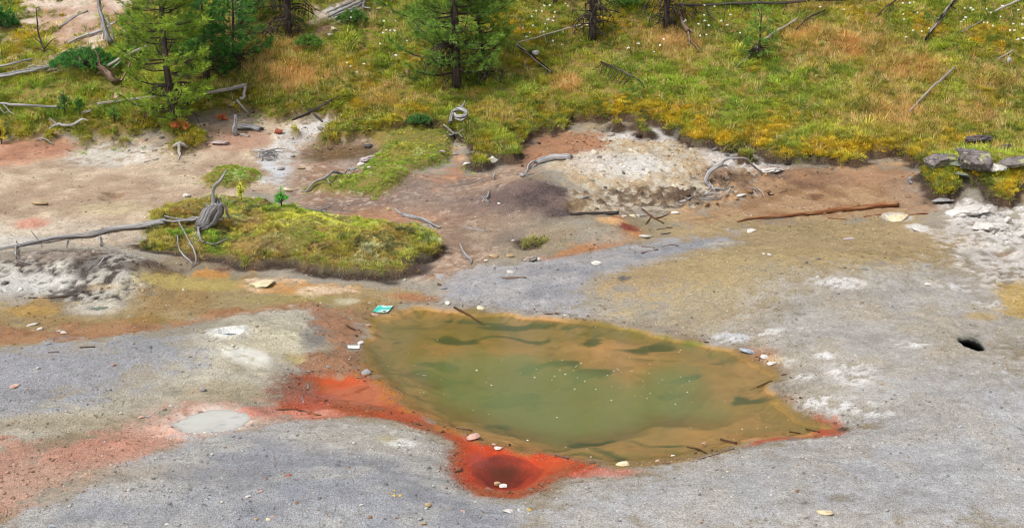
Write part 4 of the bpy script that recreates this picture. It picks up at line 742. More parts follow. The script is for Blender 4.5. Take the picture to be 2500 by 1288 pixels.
root_wad('uprooted_stump', 'dark brown upturned stump at the foot of a pale log near the pine', [('stump', [(246,166,16,200),(258,176,24,204),(272,190,22,206),(284,198,14,208)]), ('root', [(250,168,8,200),(243,145,7,200),(233,124,4,200)]), ('root', [(284,196,10,206),(298,194,8,206),(312,170,7,206),(326,138,4,206)]), ('root', [(286,195,9,208),(276,212,6)]), ('root', [(262,172,8,200),(246,176,5,200),(236,182,3,204)])], 'red')
log('fallen_log', 'pale log propped on the brown stump pointing at the pine', 'log', [(258,162,9,200),(300,140,9,185),(359,112,8,165)], 'pale', [[(300,140,6,184),(292,150,5,188),(276,166,4,196)]])
log('fallen_log', 'pale grey log reaching under the crown of the nearest left pine', 'log', [(240,269,9),(293,261,11),(375,250,10),(420,244,8)], 'pale')
log('fallen_log', 'pale grey log between the pine and the rooty bank', 'log', [(500,243,7),(554,234,10),(602,224,12)], 'pale', [[(599,224,10),(594,240,10,252),(589,254,9)],[(580,258,8),(592,268,8),(607,278,6)],[(575,262,8),(560,268,6)]])
log('fallen_log', 'long thin grey log at the far left in the yellow grass', 'log', [(-60,262,6),(0,266,7),(42,272,8),(147,277,7)], 'grey', [[(10,268,4),(24,284,3),(36,292,2)],[(0,272,4),(12,288,3),(26,280,2)]])
log('dead_stick', 'short pale stick end beside the small pine seedling', 'stick', [(199,288,6),(225,284,6)], 'pale')
log('driftwood_fork', 'forked grey driftwood branch curling on the grass edge', 'driftwood', [(114,324,7),(140,315,8),(153,318,9),(183,317,8),(202,304,7),(216,308,4)], 'grey', [[(145,316,8),(136,302,7,314),(121,288,3,312)]])
log('dead_stick', 'short twig on the reddish bank at the far left', 'stick', [(88,342,3),(108,344,4),(132,355,3)], 'grey')
root_wad('broken_stump', 'short upright grey stump with a cracked fallen butt on the bank', [('stump', [(577,330,16),(576,310,14,330),(577,286,9,330)]), ('butt', [(586,317,20),(608,318,22),(632,321,18)]), ('root', [(585,330,7),(606,334,6)])], 'grey')
log('driftwood_piece', 'small pale three pronged driftwood on the grass tuft of the pink flat', 'driftwood', [(424,366,8),(440,364,14),(458,366,9)], 'pale', [[(438,366,12),(440,378,9),(437,390,5)],[(428,366,5),(421,360,3,368)]])
log('dead_stick', 'thin stick lying on the pink flat near the white crust patch', 'stick', [(352,397,3),(388,388,3)], 'grey')
e = empty('brush_pile', G([(650, 385)])[0]); tagt(e, 'heap of grey dead sticks beside the white runoff streak', 'brush pile'); r_ = random.Random(5); b0 = G([(650, 385)])[0]
for i in range(20):
    a = r_.uniform(0, math.pi); L_ = r_.uniform(.12, .24); c0 = b0 + np.array([r_.uniform(-.12, .12), r_.uniform(-.16, .16), .02 + i * .005]); d0 = np.array([math.cos(a), math.sin(a), r_.uniform(-.15, .25)]) * L_
    m = MB(); m.tube([c0 - d0, c0 + np.array([0, 0, .02]), c0 + d0], [.007, .009, .004], 5, .06, .2, .2, nxt()); m.build('stick', W['grey'], e, b0)
root_wad('exposed_roots', 'grey weathered roots spread over the white patch at the top', [('root', [(805,42,5),(840,24,6),(876,8,7),(900,0,8)]), ('root', [(815,50,4),(850,36,6),(884,12,6)]), ('root', [(800,32,4),(830,18,5),(862,4,6)]), ('root', [(890,4,6,14),(888,16,5,22),(905,30,3)]), ('root', [(826,56,3),(856,44,4),(880,26,4)])])
log('fallen_branch', 'dark fallen branch with a grey root on the green bank', 'branch', [(716,294,6),(740,284,7),(770,276,8),(800,264,7),(830,247,5)], 'dark', [[(752,274,8),(770,284,8),(787,298,6)],[(775,274,4),(782,262,3,272)]])
log('wood_stub', 'tiny grey wood stub standing in the yellowish grass', 'stub', [(992,188,7),(994,178,6,188),(997,170,2,188)], 'grey')
root_wad('curled_root', 'curled pale driftwood root below the centre pine', [('root', [(1096,312,8),(1099,296,10,308),(1104,274,10,300),(1118,268,9,298),(1130,258,8,296),(1134,248,3,295)]), ('root', [(1126,266,14,298),(1138,272,13,300),(1132,284,10,302),(1116,284,9,302),(1110,278,8,300)]), ('root', [(1114,288,10,302),(1126,294,9,304),(1141,298,6)])])
log('driftwood_fork', 'small forked grey driftwood on the yellow moss below the curled root', 'driftwood', [(1083,318,5),(1106,333,8),(1118,333,7),(1131,328,4)], 'grey', [[(1108,334,6),(1089,347,4)],[(1120,332,5),(1128,340,3)]])
log('fallen_log', 'straight small black and white log right of the centre pine', 'log', [(1263,125,8),(1305,156,9),(1346,190,7)], 'char', [[(1336,184,4),(1334,200,2)]])
log('fallen_branch', 'slim pale branch lying toward the dark trunk in the flowers', 'branch', [(1262,116,4),(1321,101,5),(1396,78,5),(1440,66,4)], 'pale', [[(1330,99,2),(1334,118,1.5)]])
e = log('fan_branch', 'dead conifer branch with curved ribs lying in the mid slope grass', 'branch', [(1468,164,5),(1511,183,6),(1540,196,5),(1572,217,3)], 'dark', [[(1474+i*9,168+i*4.6,3),(1466+i*8,178+i*4.2,2.5,185+i*5),(1462+i*8,198+i*3,1.5)] for i in range(8)] + [[(1480,168,2),(1500,160,2,175),(1515,164,1,178)],[(1472,165,2),(1450,170,2,176),(1435,182,1)]])
log('broken_log', 'reddish broken log with two white limbs below the dark trunk', 'log', [(1660,54,12),(1668,74,16),(1678,92,15)], 'red', [[(1677,90,9),(1683,104,6),(1682,124,3)],[(1685,108,5),(1696,122,5),(1708,137,3)],[(1682,84,6),(1692,92,3)]])
log('fallen_tree', 'long dark trunk lying level along the top of the slope', 'fallen tree', [(1648,22,8),(1710,29,8),(1794,24,9),(1900,23,10),(2003,15,8),(2101,13,6),(2143,2,4)], 'dark', [[(1720,28,3),(1735,40,3,48),(1748,62,2)],[(1772,24,3),(1768,44,3,60),(1766,66,2)],[(1846,22,3),(1856,36,2.5,48),(1868,44,1.5)],[(1820,24,2.5),(1812,34,2,48),(1802,48,1)],[(1920,20,3),(1912,36,2,46),(1922,44,1.5)],[(1950,18,3),(1946,34,2,42)],[(1690,28,4),(1682,14,3,36),(1670,4,2,36)],[(1880,22,3),(1870,8,2.5,30),(1848,0,2,30)],[(2010,14,3),(2004,28,2,36)],[(1700,30,4),(1694,46,3,56),(1690,62,2)]])
log('fallen_log', 'pale thin log behind the small sapling on the upper slope', 'log', [(1862,112,6),(1900,88,7),(1944,60,6)], 'pale')
log('dead_stick', 'grey stick pointing down slope from the small sapling', 'stick', [(1797,176,3),(1825,152,4),(1854,124,5)], 'grey')
log('fallen_branch', 'dark twiggy branch above the rust coloured grass patch', 'branch', [(1944,84,4),(1970,58,6),(2013,37,5)], 'dark', [[(1960,66,3),(1940,60,1.5)],[(1975,56,3),(1990,60,1.5)]])
log('fallen_log', 'straight pale pole lying alone on the right slope', 'log', [(2219,288,4),(2251,251,6),(2290,214,7),(2330,180,6)], 'pale')
log('charred_log', 'black and white charred log pointing up the right slope', 'log', [(2258,112,6),(2270,92,9),(2296,59,10),(2318,28,11),(2346,-10,10)], 'char', [[(2300,56,3),(2286,44,2,64)],[(2320,26,3),(2334,34,2)]])
log('fallen_branch', 'thin dark branch left of the charred log', 'branch', [(2138,54,3),(2160,32,4),(2194,6,4)], 'dark', [[(2160,32,2),(2150,24,1)],[(2175,20,2),(2186,28,1)]])
log('dead_stick', 'thin stick between the charred log and the corner log', 'stick', [(2347,90,3),(2370,76,3),(2398,60,3)], 'grey')
log('fallen_log', 'pale short log near the top right corner', 'log', [(2428,42,6),(2450,30,7),(2510,4,7)], 'pale')
log('dead_stick', 'short pale stick by the slim grey stone on the right slope', 'stick', [(2436,156,3),(2474,134,4)], 'pale')
log('gnarled_branch', 'dark gnarled branch along the upper edge of the small moss cushion', 'branch', [(745,470,5),(770,458,8),(796,447,9),(816,434,8),(840,428,9),(864,422,6)], 'grey', [[(796,446,4),(806,462,3)],[(840,428,5),(848,414,3,430)],[(820,434,4),(814,422,2,436)]])
log('dead_stick', 'twisted grey root stick behind the bright crest of the mound', 'stick', [(768,518,4),(790,510,5),(806,506,4)], 'grey')
log('dead_stick', 'long thin stick lying behind the mound crest', 'stick', [(724,517,3),(800,518,4),(868,517,3)], 'grey')
log('splintered_log', 'splintered grey log on the orange soil right of the mound', 'log', [(983,527,13),(1005,533,15),(1030,539,13),(1052,549,10),(1074,558,6)], 'grey', [[(1000,543,8),(1012,548,8),(1022,554,4)],[(985,526,7),(974,518,7),(962,508,5)],[(1048,550,6),(1066,562,3)]])
log('dead_stick', 'slim grey stick on the brown ground right of the splintered log', 'stick', [(1131,556,4),(1158,560,6),(1186,564,4)], 'grey', [[(1150,559,3),(1146,566,2)]])
log('dead_branch', 'bent grey branch standing at the end of the mound', 'branch', [(1122,594,6),(1128,608,7,612),(1136,622,8,624),(1148,634,9),(1150,644,6)], 'grey')
log('small_root', 'small hooked grey root on the dark mound', 'root', [(1194,468,6),(1190,478,7,488),(1182,486,9),(1194,494,6)], 'grey', [[(1182,486,5),(1174,480,3)]])
log('small_root', 'small upright grey root below the white boulder', 'root', [(1207,438,8),(1206,430,8,438),(1209,422,4,438)], 'grey')
log('driftwood_log', 'short grey log with a curled root on the brown and white soil', 'log', [(1312,400,18),(1350,392,19),(1393,386,16)], 'grey', [[(1316,396,12),(1300,394,10,404),(1290,406,9,412),(1288,418,9),(1274,428,7)],[(1274,428,6),(1290,427,5),(1302,424,3)],[(1310,404,7),(1300,410,4)]])
log('dark_log', 'dark straight log at the foot of the white slope', 'log', [(1394,526,8),(1452,524,10),(1508,523,10)], 'dark')
log('dead_stick', 'forked brown stick among the white stones at the slope foot', 'stick', [(1568,511,5),(1595,532,7),(1620,546,5)], 'wet', [[(1600,535,5),(1618,530,4),(1634,520,2)],[(1590,530,4),(1576,548,3)]])
log('dead_stick', 'short dark stick in the olive hollow', 'stick', [(1604,561,4),(1640,556,4)], 'wet')
log('dead_stick', 'short dark stick above the blue grey gravel tongue', 'stick', [(1612,573,3),(1636,569,3)], 'dark')
log('dead_stick', 'pinkish brown stick on the blue grey gravel tongue', 'stick', [(1567,618,5),(1604,610,5)], 'red')
log('dead_stick', 'thin dark stick just behind the pinkish brown one', 'stick', [(1568,602,4),(1598,606,4)], 'wet')
log('dead_stick', 'thin dark curved stick in the middle of the gravel tongue', 'stick', [(1618,602,3),(1640,598,3),(1660,602,2)], 'wet')
log('dead_stick', 'pinkish stick lying near the end of the mound on grey gravel', 'stick', [(1228,680,6),(1256,679,7),(1284,678,5)], 'red')
root_wad('root_tangle', 'big arched grey root tangle on the white crumbling bank', [('root', [(1728,452,9),(1722,434,12,448),(1736,416,12,446),(1756,404,10,444),(1772,390,7,440),(1800,386,6,436),(1822,387,6,434),(1836,402,6,430),(1856,418,5,428),(1880,430,3)]), ('root', [(1756,405,7,442),(1774,404,5,438),(1786,412,3,436)]), ('root', [(1730,448,8),(1738,458,7),(1746,470,5)]), ('root', [(1730,444,8),(1732,458,5),(1730,470,3)])])
root_wad('root_tangle', 'flattened ring of thin grey roots below the arched tangle', [('root', [(1706,487,4),(1722,476,5),(1745,464,10),(1764,464,6),(1790,456,3)]), ('root', [(1704,488,3),(1735,488,4),(1760,484,4),(1782,470,3)]), ('root', [(1706,484,3),(1740,482,3),(1768,478,3),(1784,464,2)]), ('root', [(1750,466,5),(1752,454,3,466)]), ('root', [(1770,460,3),(1768,450,2,462)]), ('root', [(1722,476,4),(1740,472,4),(1756,474,2)])])
root_wad('root_tangle', 'small bundle of curved pale roots at the brown soil edge', [('root', [(1836,462,3),(1848,458,4,466),(1862,470,4,476),(1866,480,3)]), ('root', [(1838,466,3),(1846,474,3),(1858,480,3)]), ('root', [(1834,460,3),(1846,466,3),(1856,474,3),(1862,480,2)]), ('root', [(1840,472,4),(1846,480,4),(1860,482,3)]), ('root', [(1832,462,3),(1842,460,2,466),(1850,466,2,470)])], 'pale')
log('dead_stick', 'short gnarled grey stick left of the root tangles', 'stick', [(1658,494,5),(1672,490,8),(1690,482,5)], 'grey')
log('dead_stick', 'thin dark straight stick on the brown flat beside the roots', 'stick', [(1868,476,2),(1890,475,2.5),(1922,466,2)], 'dark')
log('fallen_log', 'long bare brown log on the brown flat at right', 'log', [(1801,543,4),(1840,534,8),(1938,529,11),(2023,520,14),(2040,517,15),(2110,511,18),(2188,504,20)], 'brown', [[(2032,517,8),(2024,508,6,519)],[(2100,508,7),(2096,499,4,514)],[(2010,524,6),(2023,520,7)]], part='trunk')
log('dead_stick', 'reddish stick just below the middle of the brown log', 'stick', [(2023,533,5),(2062,536,5)], 'brown')
log('dead_stick', 'reddish stick below the thick end of the brown log', 'stick', [(2110,530,6),(2150,525,5)], 'brown')
log('dead_stick', 'reddish stick beyond the thick end of the brown log', 'stick', [(2212,528,7),(2236,523,7),(2264,522,4)], 'brown')
log('small_root', 'small grey root sticking out of the soil under the turf corner', 'root', [(2224,450,7),(2218,440,10,450),(2224,432,6,450)], 'grey')
log('dead_stick', 'white twig leaning on the mossy bank at the right edge', 'stick', [(2488,462,3),(2500,442,3,460),(2512,424,3,460)], 'pale')
log('dead_stick', 'dark straight stick on the crust ledge at the far left', 'stick', [(70,727,3),(120,728,4),(180,722,3)], 'wet')
log('dead_stick', 'long dark stick slanting into the far end of the pool', 'stick', [(1110,751,7),(1130,762,8),(1156,777,6),(1184,792,4)], 'wet')
log('dead_stick', 'short brown stick on the orange margin left of the pool', 'stick', [(846,795,6),(866,806,6)], 'wet')
log('dead_stick', 'tiny grey stick standing in the red mud above the long one', 'stick', [(752,950,5),(752,937,4)], 'grey')
log('dead_stick', 'tiny grey stick in the red mud left of the other', 'stick', [(739,983,5),(738,967,4)], 'grey')
log('dead_stick', 'long brown stick along the lower edge of the red mud', 'stick', [(680,1000,5),(728,1002,6),(784,1014,4)], 'wet')
log('dead_stick', 'short brown stick beside the pinkish boulder in the red water', 'stick', [(1115,1044,6),(1152,1051,7)], 'red')
log('dead_stick', 'brown stick floating in the red water right of the pit', 'stick', [(1356,1111,8),(1388,1120,6)], 'red')
log('dead_stick', 'brown slab of wood on the near shore by the cream stone', 'stick', [(1600,1135,7),(1634,1132,6)], 'red')
log('dead_stick', 'thick dark stick on the near shore at right', 'stick', [(1760,1074,9),(1796,1083,9)], 'wet')
log('dead_stick', 'bent dark stick lying in the olive shallows near shore', 'stick', [(1678,1091,5),(1702,1095,7),(1725,1107,5)], 'wet')
log('dead_stick', 'long thin pinkish rod along the near shore', 'stick', [(1690,1126,3),(1740,1111,3.5),(1792,1095,3.5)], 'red')
log('dead_stick', 'dark stick at the orange right tip of the pool', 'stick', [(1928,1054,5),(1953,1058,5)], 'wet')
log('dead_stick', 'second dark stick nearer the red tip of the pool', 'stick', [(1968,1047,4),(2000,1055,5)], 'wet')
log('dead_stick', 'brown stick poking from the right bank into the pool', 'stick', [(1848,945,4),(1884,930,5)], 'wet', [[(1850,944,2),(1832,952,1.5)]])
log('dead_stick', 'white stick end at the right picture edge near the vent hole', 'stick', [(2484,834,8),(2530,832,9)], 'pale')
log('dead_stick', 'thin reddish stick on the dark gravel at the far left', 'stick', [(118,861,4),(144,859,4)], 'red')
log('dead_stick', 'dark stick on the pebbly ledge left of the grey dome', 'stick', [(196,849,5),(232,847,5)], 'wet')
log('dead_stick', 'tan twig at the lower rim of the red pit', 'stick', [(1152,1201,3),(1178,1208,4)], 'wet')

r_ = random.Random(17)
def tangle(label, cx, cy, wpx, hpx, n, mat, seed):
    b0 = G([(cx, cy)])[0]; m_ = mpp(b0); e = empty('dead_brush', b0); tagt(e, label, 'brush'); r = random.Random(seed)
    for i in range(n):
        a = r.uniform(0, 6.28); L = r.uniform(.3, .7) * wpx * m_ * .5; p = np.array([r.uniform(-.5, .5) * wpx * m_, r.uniform(-.35, .35), r.uniform(0, .5) * hpx * m_ + .02]) + b0; d = np.array([math.cos(a), math.sin(a) * .6, r.uniform(-.1, .5)])
        mid = p + d * L * .5 + np.array([0, 0, r.uniform(0, .12)]); end = p + d * L + np.array([0, 0, -r.uniform(0, .15)]); m = MB(); m.tube([p, mid, end], [.010, .007, .003], 5, .1, .2, .1, nxt(), 0)
        for k in range(5): t = r.uniform(.2, 1); q = p + (end - p) * t + (mid - (p + end) / 2) * (1 - abs(2 * t - 1)); m.prism(q, q + np.array([r.uniform(-.16, .16), r.uniform(-.1, .1), r.uniform(-.1, .16)]), .0045, .002)
        m.build('branch', W[mat], e, b0)
tangle('tangle of dark dead branches between the dark pines and the bare trunk', 640, 92, 170, 60, 30, 'dark', 3)
tangle('low heap of dark dead twigs at the root of the long dark log', 1672, 48, 80, 40, 14, 'dark', 4)
tangle('grey dead twigs under the crown of the wide centre pine', 1170, 200, 110, 40, 14, 'dark', 5)
# ------------------------------------------------------------------ stones, one call for each
def stone_mat(name, c1, c2, c3=None, sc=7.0, lichen=None):
    t = NT(name); co = t.n('TexCoord').outputs['Object']; n1 = t.noise(co, sc, 6, .65); n2 = t.noise(co, sc * 3.5, 4, .6)
    col = t.mix(t.ramp(n1, [(.35, 0.0), (.65, 1.0)]), tuple(alb(c1)), tuple(alb(c2))); col = t.mix(t.math('MULTIPLY', t.ramp(n2, [(.55, 0.0), (.7, 1.0)]), .6), col, tuple(alb(c3 or np.array(c1) * .6)))
    if lichen: col = t.mix(t.ramp(t.noise(co, sc * .55, 4, .6), [(.54, 0.0), (.6, 1.0)]), col, tuple(alb(lichen)))
    return t.done(t.principled(col, .92, t.bump(n1, .7, .02, t.bump(n2, .5, .006)), .2))
SM = dict(white=stone_mat('white_sinter_stone', (232, 228, 222), (206, 200, 192), (170, 160, 150)), cream=stone_mat('cream_stone', (236, 224, 192), (212, 196, 158), (160, 140, 110)), grey=stone_mat('grey_stone', (176, 174, 176), (142, 138, 138), (100, 96, 96)), tan=stone_mat('tan_stone', (206, 184, 146), (172, 146, 110), (128, 104, 78)), pink=stone_mat('pinkish_stone', (218, 186, 172), (190, 150, 134), (150, 112, 100)), red=stone_mat('red_stone', (186, 112, 84), (154, 88, 66), (206, 150, 126)), brown=stone_mat('brown_stone', (128, 100, 80), (96, 74, 60), (160, 140, 120)), yellow=stone_mat('sulphur_stone', (222, 194, 104), (194, 162, 76), (232, 216, 160)), dark=stone_mat('dark_stone', (104, 98, 98), (72, 66, 66), (140, 134, 130)), green=stone_mat('greenish_stone', (140, 146, 132), (108, 114, 102)), lilac=stone_mat('lilac_slab_stone', (202, 190, 192), (172, 154, 152), (150, 124, 112)),
          band=stone_mat('dark_banded_stone', (190, 176, 160), (60, 50, 44), (228, 220, 206), 11), lich=stone_mat('lichen_boulder_stone', (148, 138, 138), (64, 58, 58), (206, 198, 192), 6, (172, 172, 132)), blue=stone_mat('bluish_stone', (206, 212, 220), (132, 142, 156), (90, 100, 112)))
def ico(sub):
    p = (1 + 5 ** .5) / 2
    v = [np.array(q, float) / np.linalg.norm(q) for q in [(-1,p,0),(1,p,0),(-1,-p,0),(1,-p,0),(0,-1,p),(0,1,p),(0,-1,-p),(0,1,-p),(p,0,-1),(p,0,1),(-p,0,-1),(-p,0,1)]]
    f = [(0,11,5),(0,5,1),(0,1,7),(0,7,10),(0,10,11),(1,5,9),(5,11,4),(11,10,2),(10,7,6),(7,1,8),(3,9,4),(3,4,2),(3,2,6),(3,6,8),(3,8,9),(4,9,5),(2,4,11),(6,2,10),(8,6,7),(9,8,1)]
    for _ in range(sub):
        c = {}; nf = []
        def mid(a, b):
            k = (min(a, b), max(a, b))
            if k not in c: q = v[a] + v[b]; v.append(q / np.linalg.norm(q)); c[k] = len(v) - 1
            return c[k]
        for a, b, d in f: x, y, z = mid(a, b), mid(b, d), mid(d, a); nf += [(a, x, z), (b, y, x), (d, z, y), (x, y, z)]
        f = nf
    return np.array(v), f
ICO2, ICO3 = ico(2), ico(4)
def rock_mesh(name, sx, sy, sz, seed, mat, big=False):
    v, f = ICO3 if big else ICO2; r = np.random.RandomState(seed); v = v.copy()
    for _ in range(11 if not big else 20):                      # broken faces
        n = r.normal(0, 1, 3); n /= np.linalg.norm(n); d = r.uniform(.5, .85); k = v @ n; v = v - np.maximum(k - d, 0)[:, None] * n
    v = v * (1 + .12 * n3(v + seed, 1.6)[:, None] + .09 * n3(v + seed, 4.5)[:, None]) * (sx, sy, sz)
    if big: u = v / (np.abs(v).max(0) + 1e-6); v = v * (1 + .30 * (.5 - np.abs(n3(u + seed, 2.3)))[:, None] + .16 * (.4 - np.abs(n3(u + seed * 2, 5.0)))[:, None])
    me = mesh_np(name, v, f, False); me.materials.append(SM[mat]); return me
def stone(px, py, wp, hp, mat, label, name='stone', cat='stone', big=False, group=None, sink=.3, rot=None):
    sink = .40 if big else sink; q = G([(px, py + hp * .32)])[0]; m = mpp(q); sx = wp * m / 2 * 1.25; el = math.atan2(CAM_H - q[2], q[1]); sy = min(sx * .8, .55 * wp * m)
    sz = max((hp * m / 2 - sy * math.sin(el) * .55) / math.cos(el), hp * m * .28)
    q[2] += .045 * float(gsample(VEG, q[0], q[1]))
    if q[2] < WATER_Z: q[2] = WATER_Z - sz * .25
    o = link_mesh(name, rock_mesh(name, sx, sy, sz, nxt() + 500, mat, big)); sz *= 1.5; o.location = (q[0], q[1], q[2] + sz * (1 - 2 * sink) * .8); o.rotation_euler = (random.uniform(-.2, .2), random.uniform(-.25, .25), random.uniform(-.5, .5) if rot is None else rot)
    return tagt(o, label, cat, group)
S = stone
S(290,240,26,24,'pink','pinkish grey rock beside the pale log under the left pine','rock','rock')
S(541,347,42,16,'lilac','flat lilac grey slab on the pink flat below the pine','rock','rock')
S(680,318,24,20,'red','reddish angular rock at the edge of the white runoff','rock','rock')
S(349,371,12,8,'white','white stone, first of the touching pair on the pink flat')
S(364,370,16,10,'cream','cream stone touching the white one on the pink flat')
S(98,493,36,15,'tan','tan lumpy stone alone on the far left of the pink flat')
S(455,475,20,15,'white','white round stone between pink flat and the upright root')
S(703,462,20,13,'cream','cream stone left of the small moss cushion')
S(736,409,18,9,'tan','tan stone on the dark wet soil left of the lilac slab')
S(713,380,14,7,'grey','flat grey stone right of the stick heap')
S(686,410,16,13,'grey','grey stone at the foot of the stick heap')
S(904,384,58,26,'lilac','large sloping lilac slab at the edge of the moss tongue','rock','rock',True)
S(881,399,20,11,'white','bright white stone under the large lilac slab')
S(902,414,13,9,'white','small white stone on the moss below the large lilac slab')
S(860,411,18,12,'grey','round grey stone left of the bright white stone')
S(897,355,26,14,'dark','dark slab above the large lilac slab','rock','rock')
S(1200,388,28,22,'white','white boulder under the turf overhang right of the soil gully','rock','rock')
S(1138,398,20,9,'white','flat white stone in the orange soil gully')
S(1081,375,14,9,'lilac','lilac stone on the moss left of the soil gully')
S(1112,375,14,7,'grey','small grey stone at the head of the soil gully')
S(926,26,16,11,'tan','tan stone beside the white patch at the top')
S(815,71,16,12,'cream','cream stone at the edge of the brown hollow high up')
S(807,88,14,9,'white','white stone in the green grass below the brown hollow')
S(1307,134,18,15,'white','white stone beside the straight black and white log')
S(2461,153,10,18,'blue','slim blue grey stone in the right slope grass')
S(2300,386,92,56,'lich','lichen spotted boulder, leftmost on the mossy bank','boulder','boulder',True)
S(2388,380,90,84,'lich','tallest dark boulder on the mossy bank','boulder','boulder',True)
S(2478,396,80,46,'lich','lichen grey boulder at the right end of the mossy bank','boulder','boulder',True)
S(2392,340,56,30,'dark','dark flat boulder behind the tallest one','boulder','boulder',True)
S(2336,404,34,16,'green','greenish boulder wedged between the bank boulders','boulder','boulder')
S(2342,368,34,20,'lich','small lichen rock wedged behind the leftmost boulder','rock','rock',True)
S(2434,412,44,22,'white','whitish rock between the tallest and the rightmost boulder','rock','rock',True)
S(2348,428,40,18,'green','greenish low rock in front of the tallest boulder','rock','rock',True)
S(2448,362,36,18,'dark','small dark rock behind the rightmost boulder','rock','rock',True)
S(2300,486,40,16,'grey','grey lichen rock at the lower corner of the mossy bank','rock','rock',True)
S(2355,506,92,44,'white','broad white sinter block below the mossy bank','rock','rock',True)
S(2412,546,80,34,'white','lower white sinter block near the right edge','rock','rock',True)
S(2458,536,18,22,'white','knobby white stone standing on the lower sinter block')
S(2190,531,52,14,'cream','flat cream crust block beyond the brown log','rock','rock')
S(2241,556,36,13,'white','small white crust block below the reddish stick','rock','rock')
S(2071,581,30,11,'lilac','flat lilac stone on the tan gravel below the brown log')
S(1807,476,28,12,'white','white lump between the thin root ring and the curved roots')
S(1875,412,70,22,'white','white crust block right of the arched root','rock','rock',True)
S(1427,479,26,12,'grey','flat grey stone on the white slope')
S(1524,527,12,8,'white','white stone, first of the row by the dark log')
S(1546,525,15,8,'cream','cream stone in the row by the dark log')
S(1558,526,9,9,'white','small white stone next in the row by the dark log')
S(1571,524,16,7,'white','white stone ending the row by the forked stick')
S(1648,517,22,10,'white','white stone above the forked brown stick')
S(1576,574,36,12,'white','white slab with a brown tip right of the orange seep')
S(1832,561,28,8,'white','flat white stone on the tan ground below the log tip')
S(1455,639,26,11,'white','white stone alone on the blue grey gravel tongue')
S(1292,629,36,18,'band','dark banded stone at the start of the gravel tongue')
S(1315,632,9,11,'white','small white stone touching the dark banded stone')
S(1243,622,20,13,'tan','tan stone left of the dark banded stone')
S(1204,623,20,12,'tan','tan stone right of the bent grey branch')
S(1186,635,10,8,'white','little white stone below the bent grey branch')
S(1244,662,18,8,'white','white flat stone above the pinkish stick')
S(949,509,14,11,'tan','tan stone at the tip of the splintered log')
S(1218,496,8,7,'white','small bright stone on the dark mound')
S(1085,701,20,9,'grey','flat grey stone where the mound meets the gravel')
S(1073,693,12,9,'brown','brown stone behind the flat grey one near the mound end')
S(1275,426,14,13,'grey','grey stone below the curled root of the short log')
S(1253,586,9,7,'white','small pale stone left of the grassy hollow')
S(1063,569,10,6,'grey','small grey stone under the end of the splintered log')
S(1095,738,16,12,'white','round white stone at the far water edge')
S(1174,750,18,13,'cream','pale peaked stone at the far water edge')
S(913,766,18,9,'pink','pinkish stone beside the teal sheet')
S(897,792,13,6,'pink','flat pink stone in the olive shallows')
S(881,835,13,12,'white','white stone above the white card')
S(895,905,26,15,'grey','blue grey stone at the corner of the red mud')
S(801,894,9,7,'grey','little grey stone on the brown gravel above the red mud')
S(1158,1061,36,20,'pink','biggest pinkish stone in the red water','rock','rock')
S(1215,1091,19,12,'white','white stone in the red water above the pit')
S(1205,1083,9,5,'pink','tiny pink stone by the white one above the pit')
S(1215,1177,15,15,'tan','tan stone at the near rim of the red pit')
S(1230,1184,19,9,'white','white stone touching the tan one at the red pit')
S(1446,1126,13,10,'brown','brown stone in the red margin left of the cream stone')
S(1520,1129,34,15,'cream','cream white stone on the near shore of the pool')
S(1606,1122,14,8,'pink','pink stone above the brown slab of wood')
S(1718,1080,12,8,'pink','pale pink stone in the olive shallows by the sticks')
S(1643,1110,10,6,'white','small pale stone in the near shallows')
S(1830,855,40,15,'blue','bluish white stone half in the water at the far right bank')
S(1866,868,20,10,'white','white crust stone on the right bank corner')
S(1884,884,22,9,'white','white crust stone next along the right bank')
S(1045,1139,14,9,'green','greenish stone on the gravel left of the red pit')
S(1045,1229,18,15,'tan','tan knobbly stone on the near gravel')
S(704,1158,14,7,'red','rusty stone on the near left gravel dome')
S(637,1196,11,8,'pink','small pinkish stone on the near left gravel')
S(864,1080,10,8,'white','small pale stone on the pale top of the near dome')
S(963,1208,9,8,'yellow','largest yellow fleck stone in the cluster of four',group='yellow stones on the near gravel')
S(949,1201,7,6,'yellow','yellow fleck stone, left in the cluster of four',group='yellow stones on the near gravel')
S(962,1196,7,6,'yellow','yellow fleck stone, farthest in the cluster of four',group='yellow stones on the near gravel')
S(978,1208,9,6,'yellow','yellow fleck stone, right in the cluster of four',group='yellow stones on the near gravel')
S(667,1258,10,7,'pink','pinkish stone near the bottom edge, upper of three')
S(655,1266,12,7,'cream','cream stone near the bottom edge beside the pinkish one')
S(625,1265,8,9,'tan','tan stone near the bottom edge left of the cream one')
S(881,1230,10,6,'white','small white stone on the near grey gravel')
S(1032,1275,16,9,'tan','tan stone at the bottom edge below the knobbly stone')
S(1243,1245,26,9,'white','flat white stone on the near gravel below the red pit')
S(1130,1244,13,9,'pink','pinkish stone left of the flat white one')
S(1293,1241,15,10,'yellow','yellowish stone right of the flat white one')
S(1291,1252,7,6,'white','tiny white stone under the yellowish one')
S(1776,1150,8,6,'cream','small cream stone on the right gravel below the rod')
S(2014,1247,36,15,'cream','pale cream crust lump on the near right gravel')
S(78,790,25,10,'white','largest white stone on the orange seep at the far left')
S(99,801,15,11,'white','white stone just right of the largest one on the seep')
S(143,806,13,8,'white','small white stone touching another on the orange seep')
S(155,810,19,9,'white','long white stone touching a small one on the orange seep')
S(116,837,15,8,'grey','pale grey stone under the orange seep')
S(277,888,15,9,'pink','pale stone on the dark grey gravel of the dome')
S(36,940,26,8,'pink','flat pinkish stone on the dark gravel at the far left')
S(496,947,18,13,'grey','grey white stone above the pale mud pot')
S(346,1015,15,10,'pink','pinkish stone on the upper edge of the pink outflow')
S(363,1016,11,9,'grey','grey stone right of the pinkish one on the outflow')
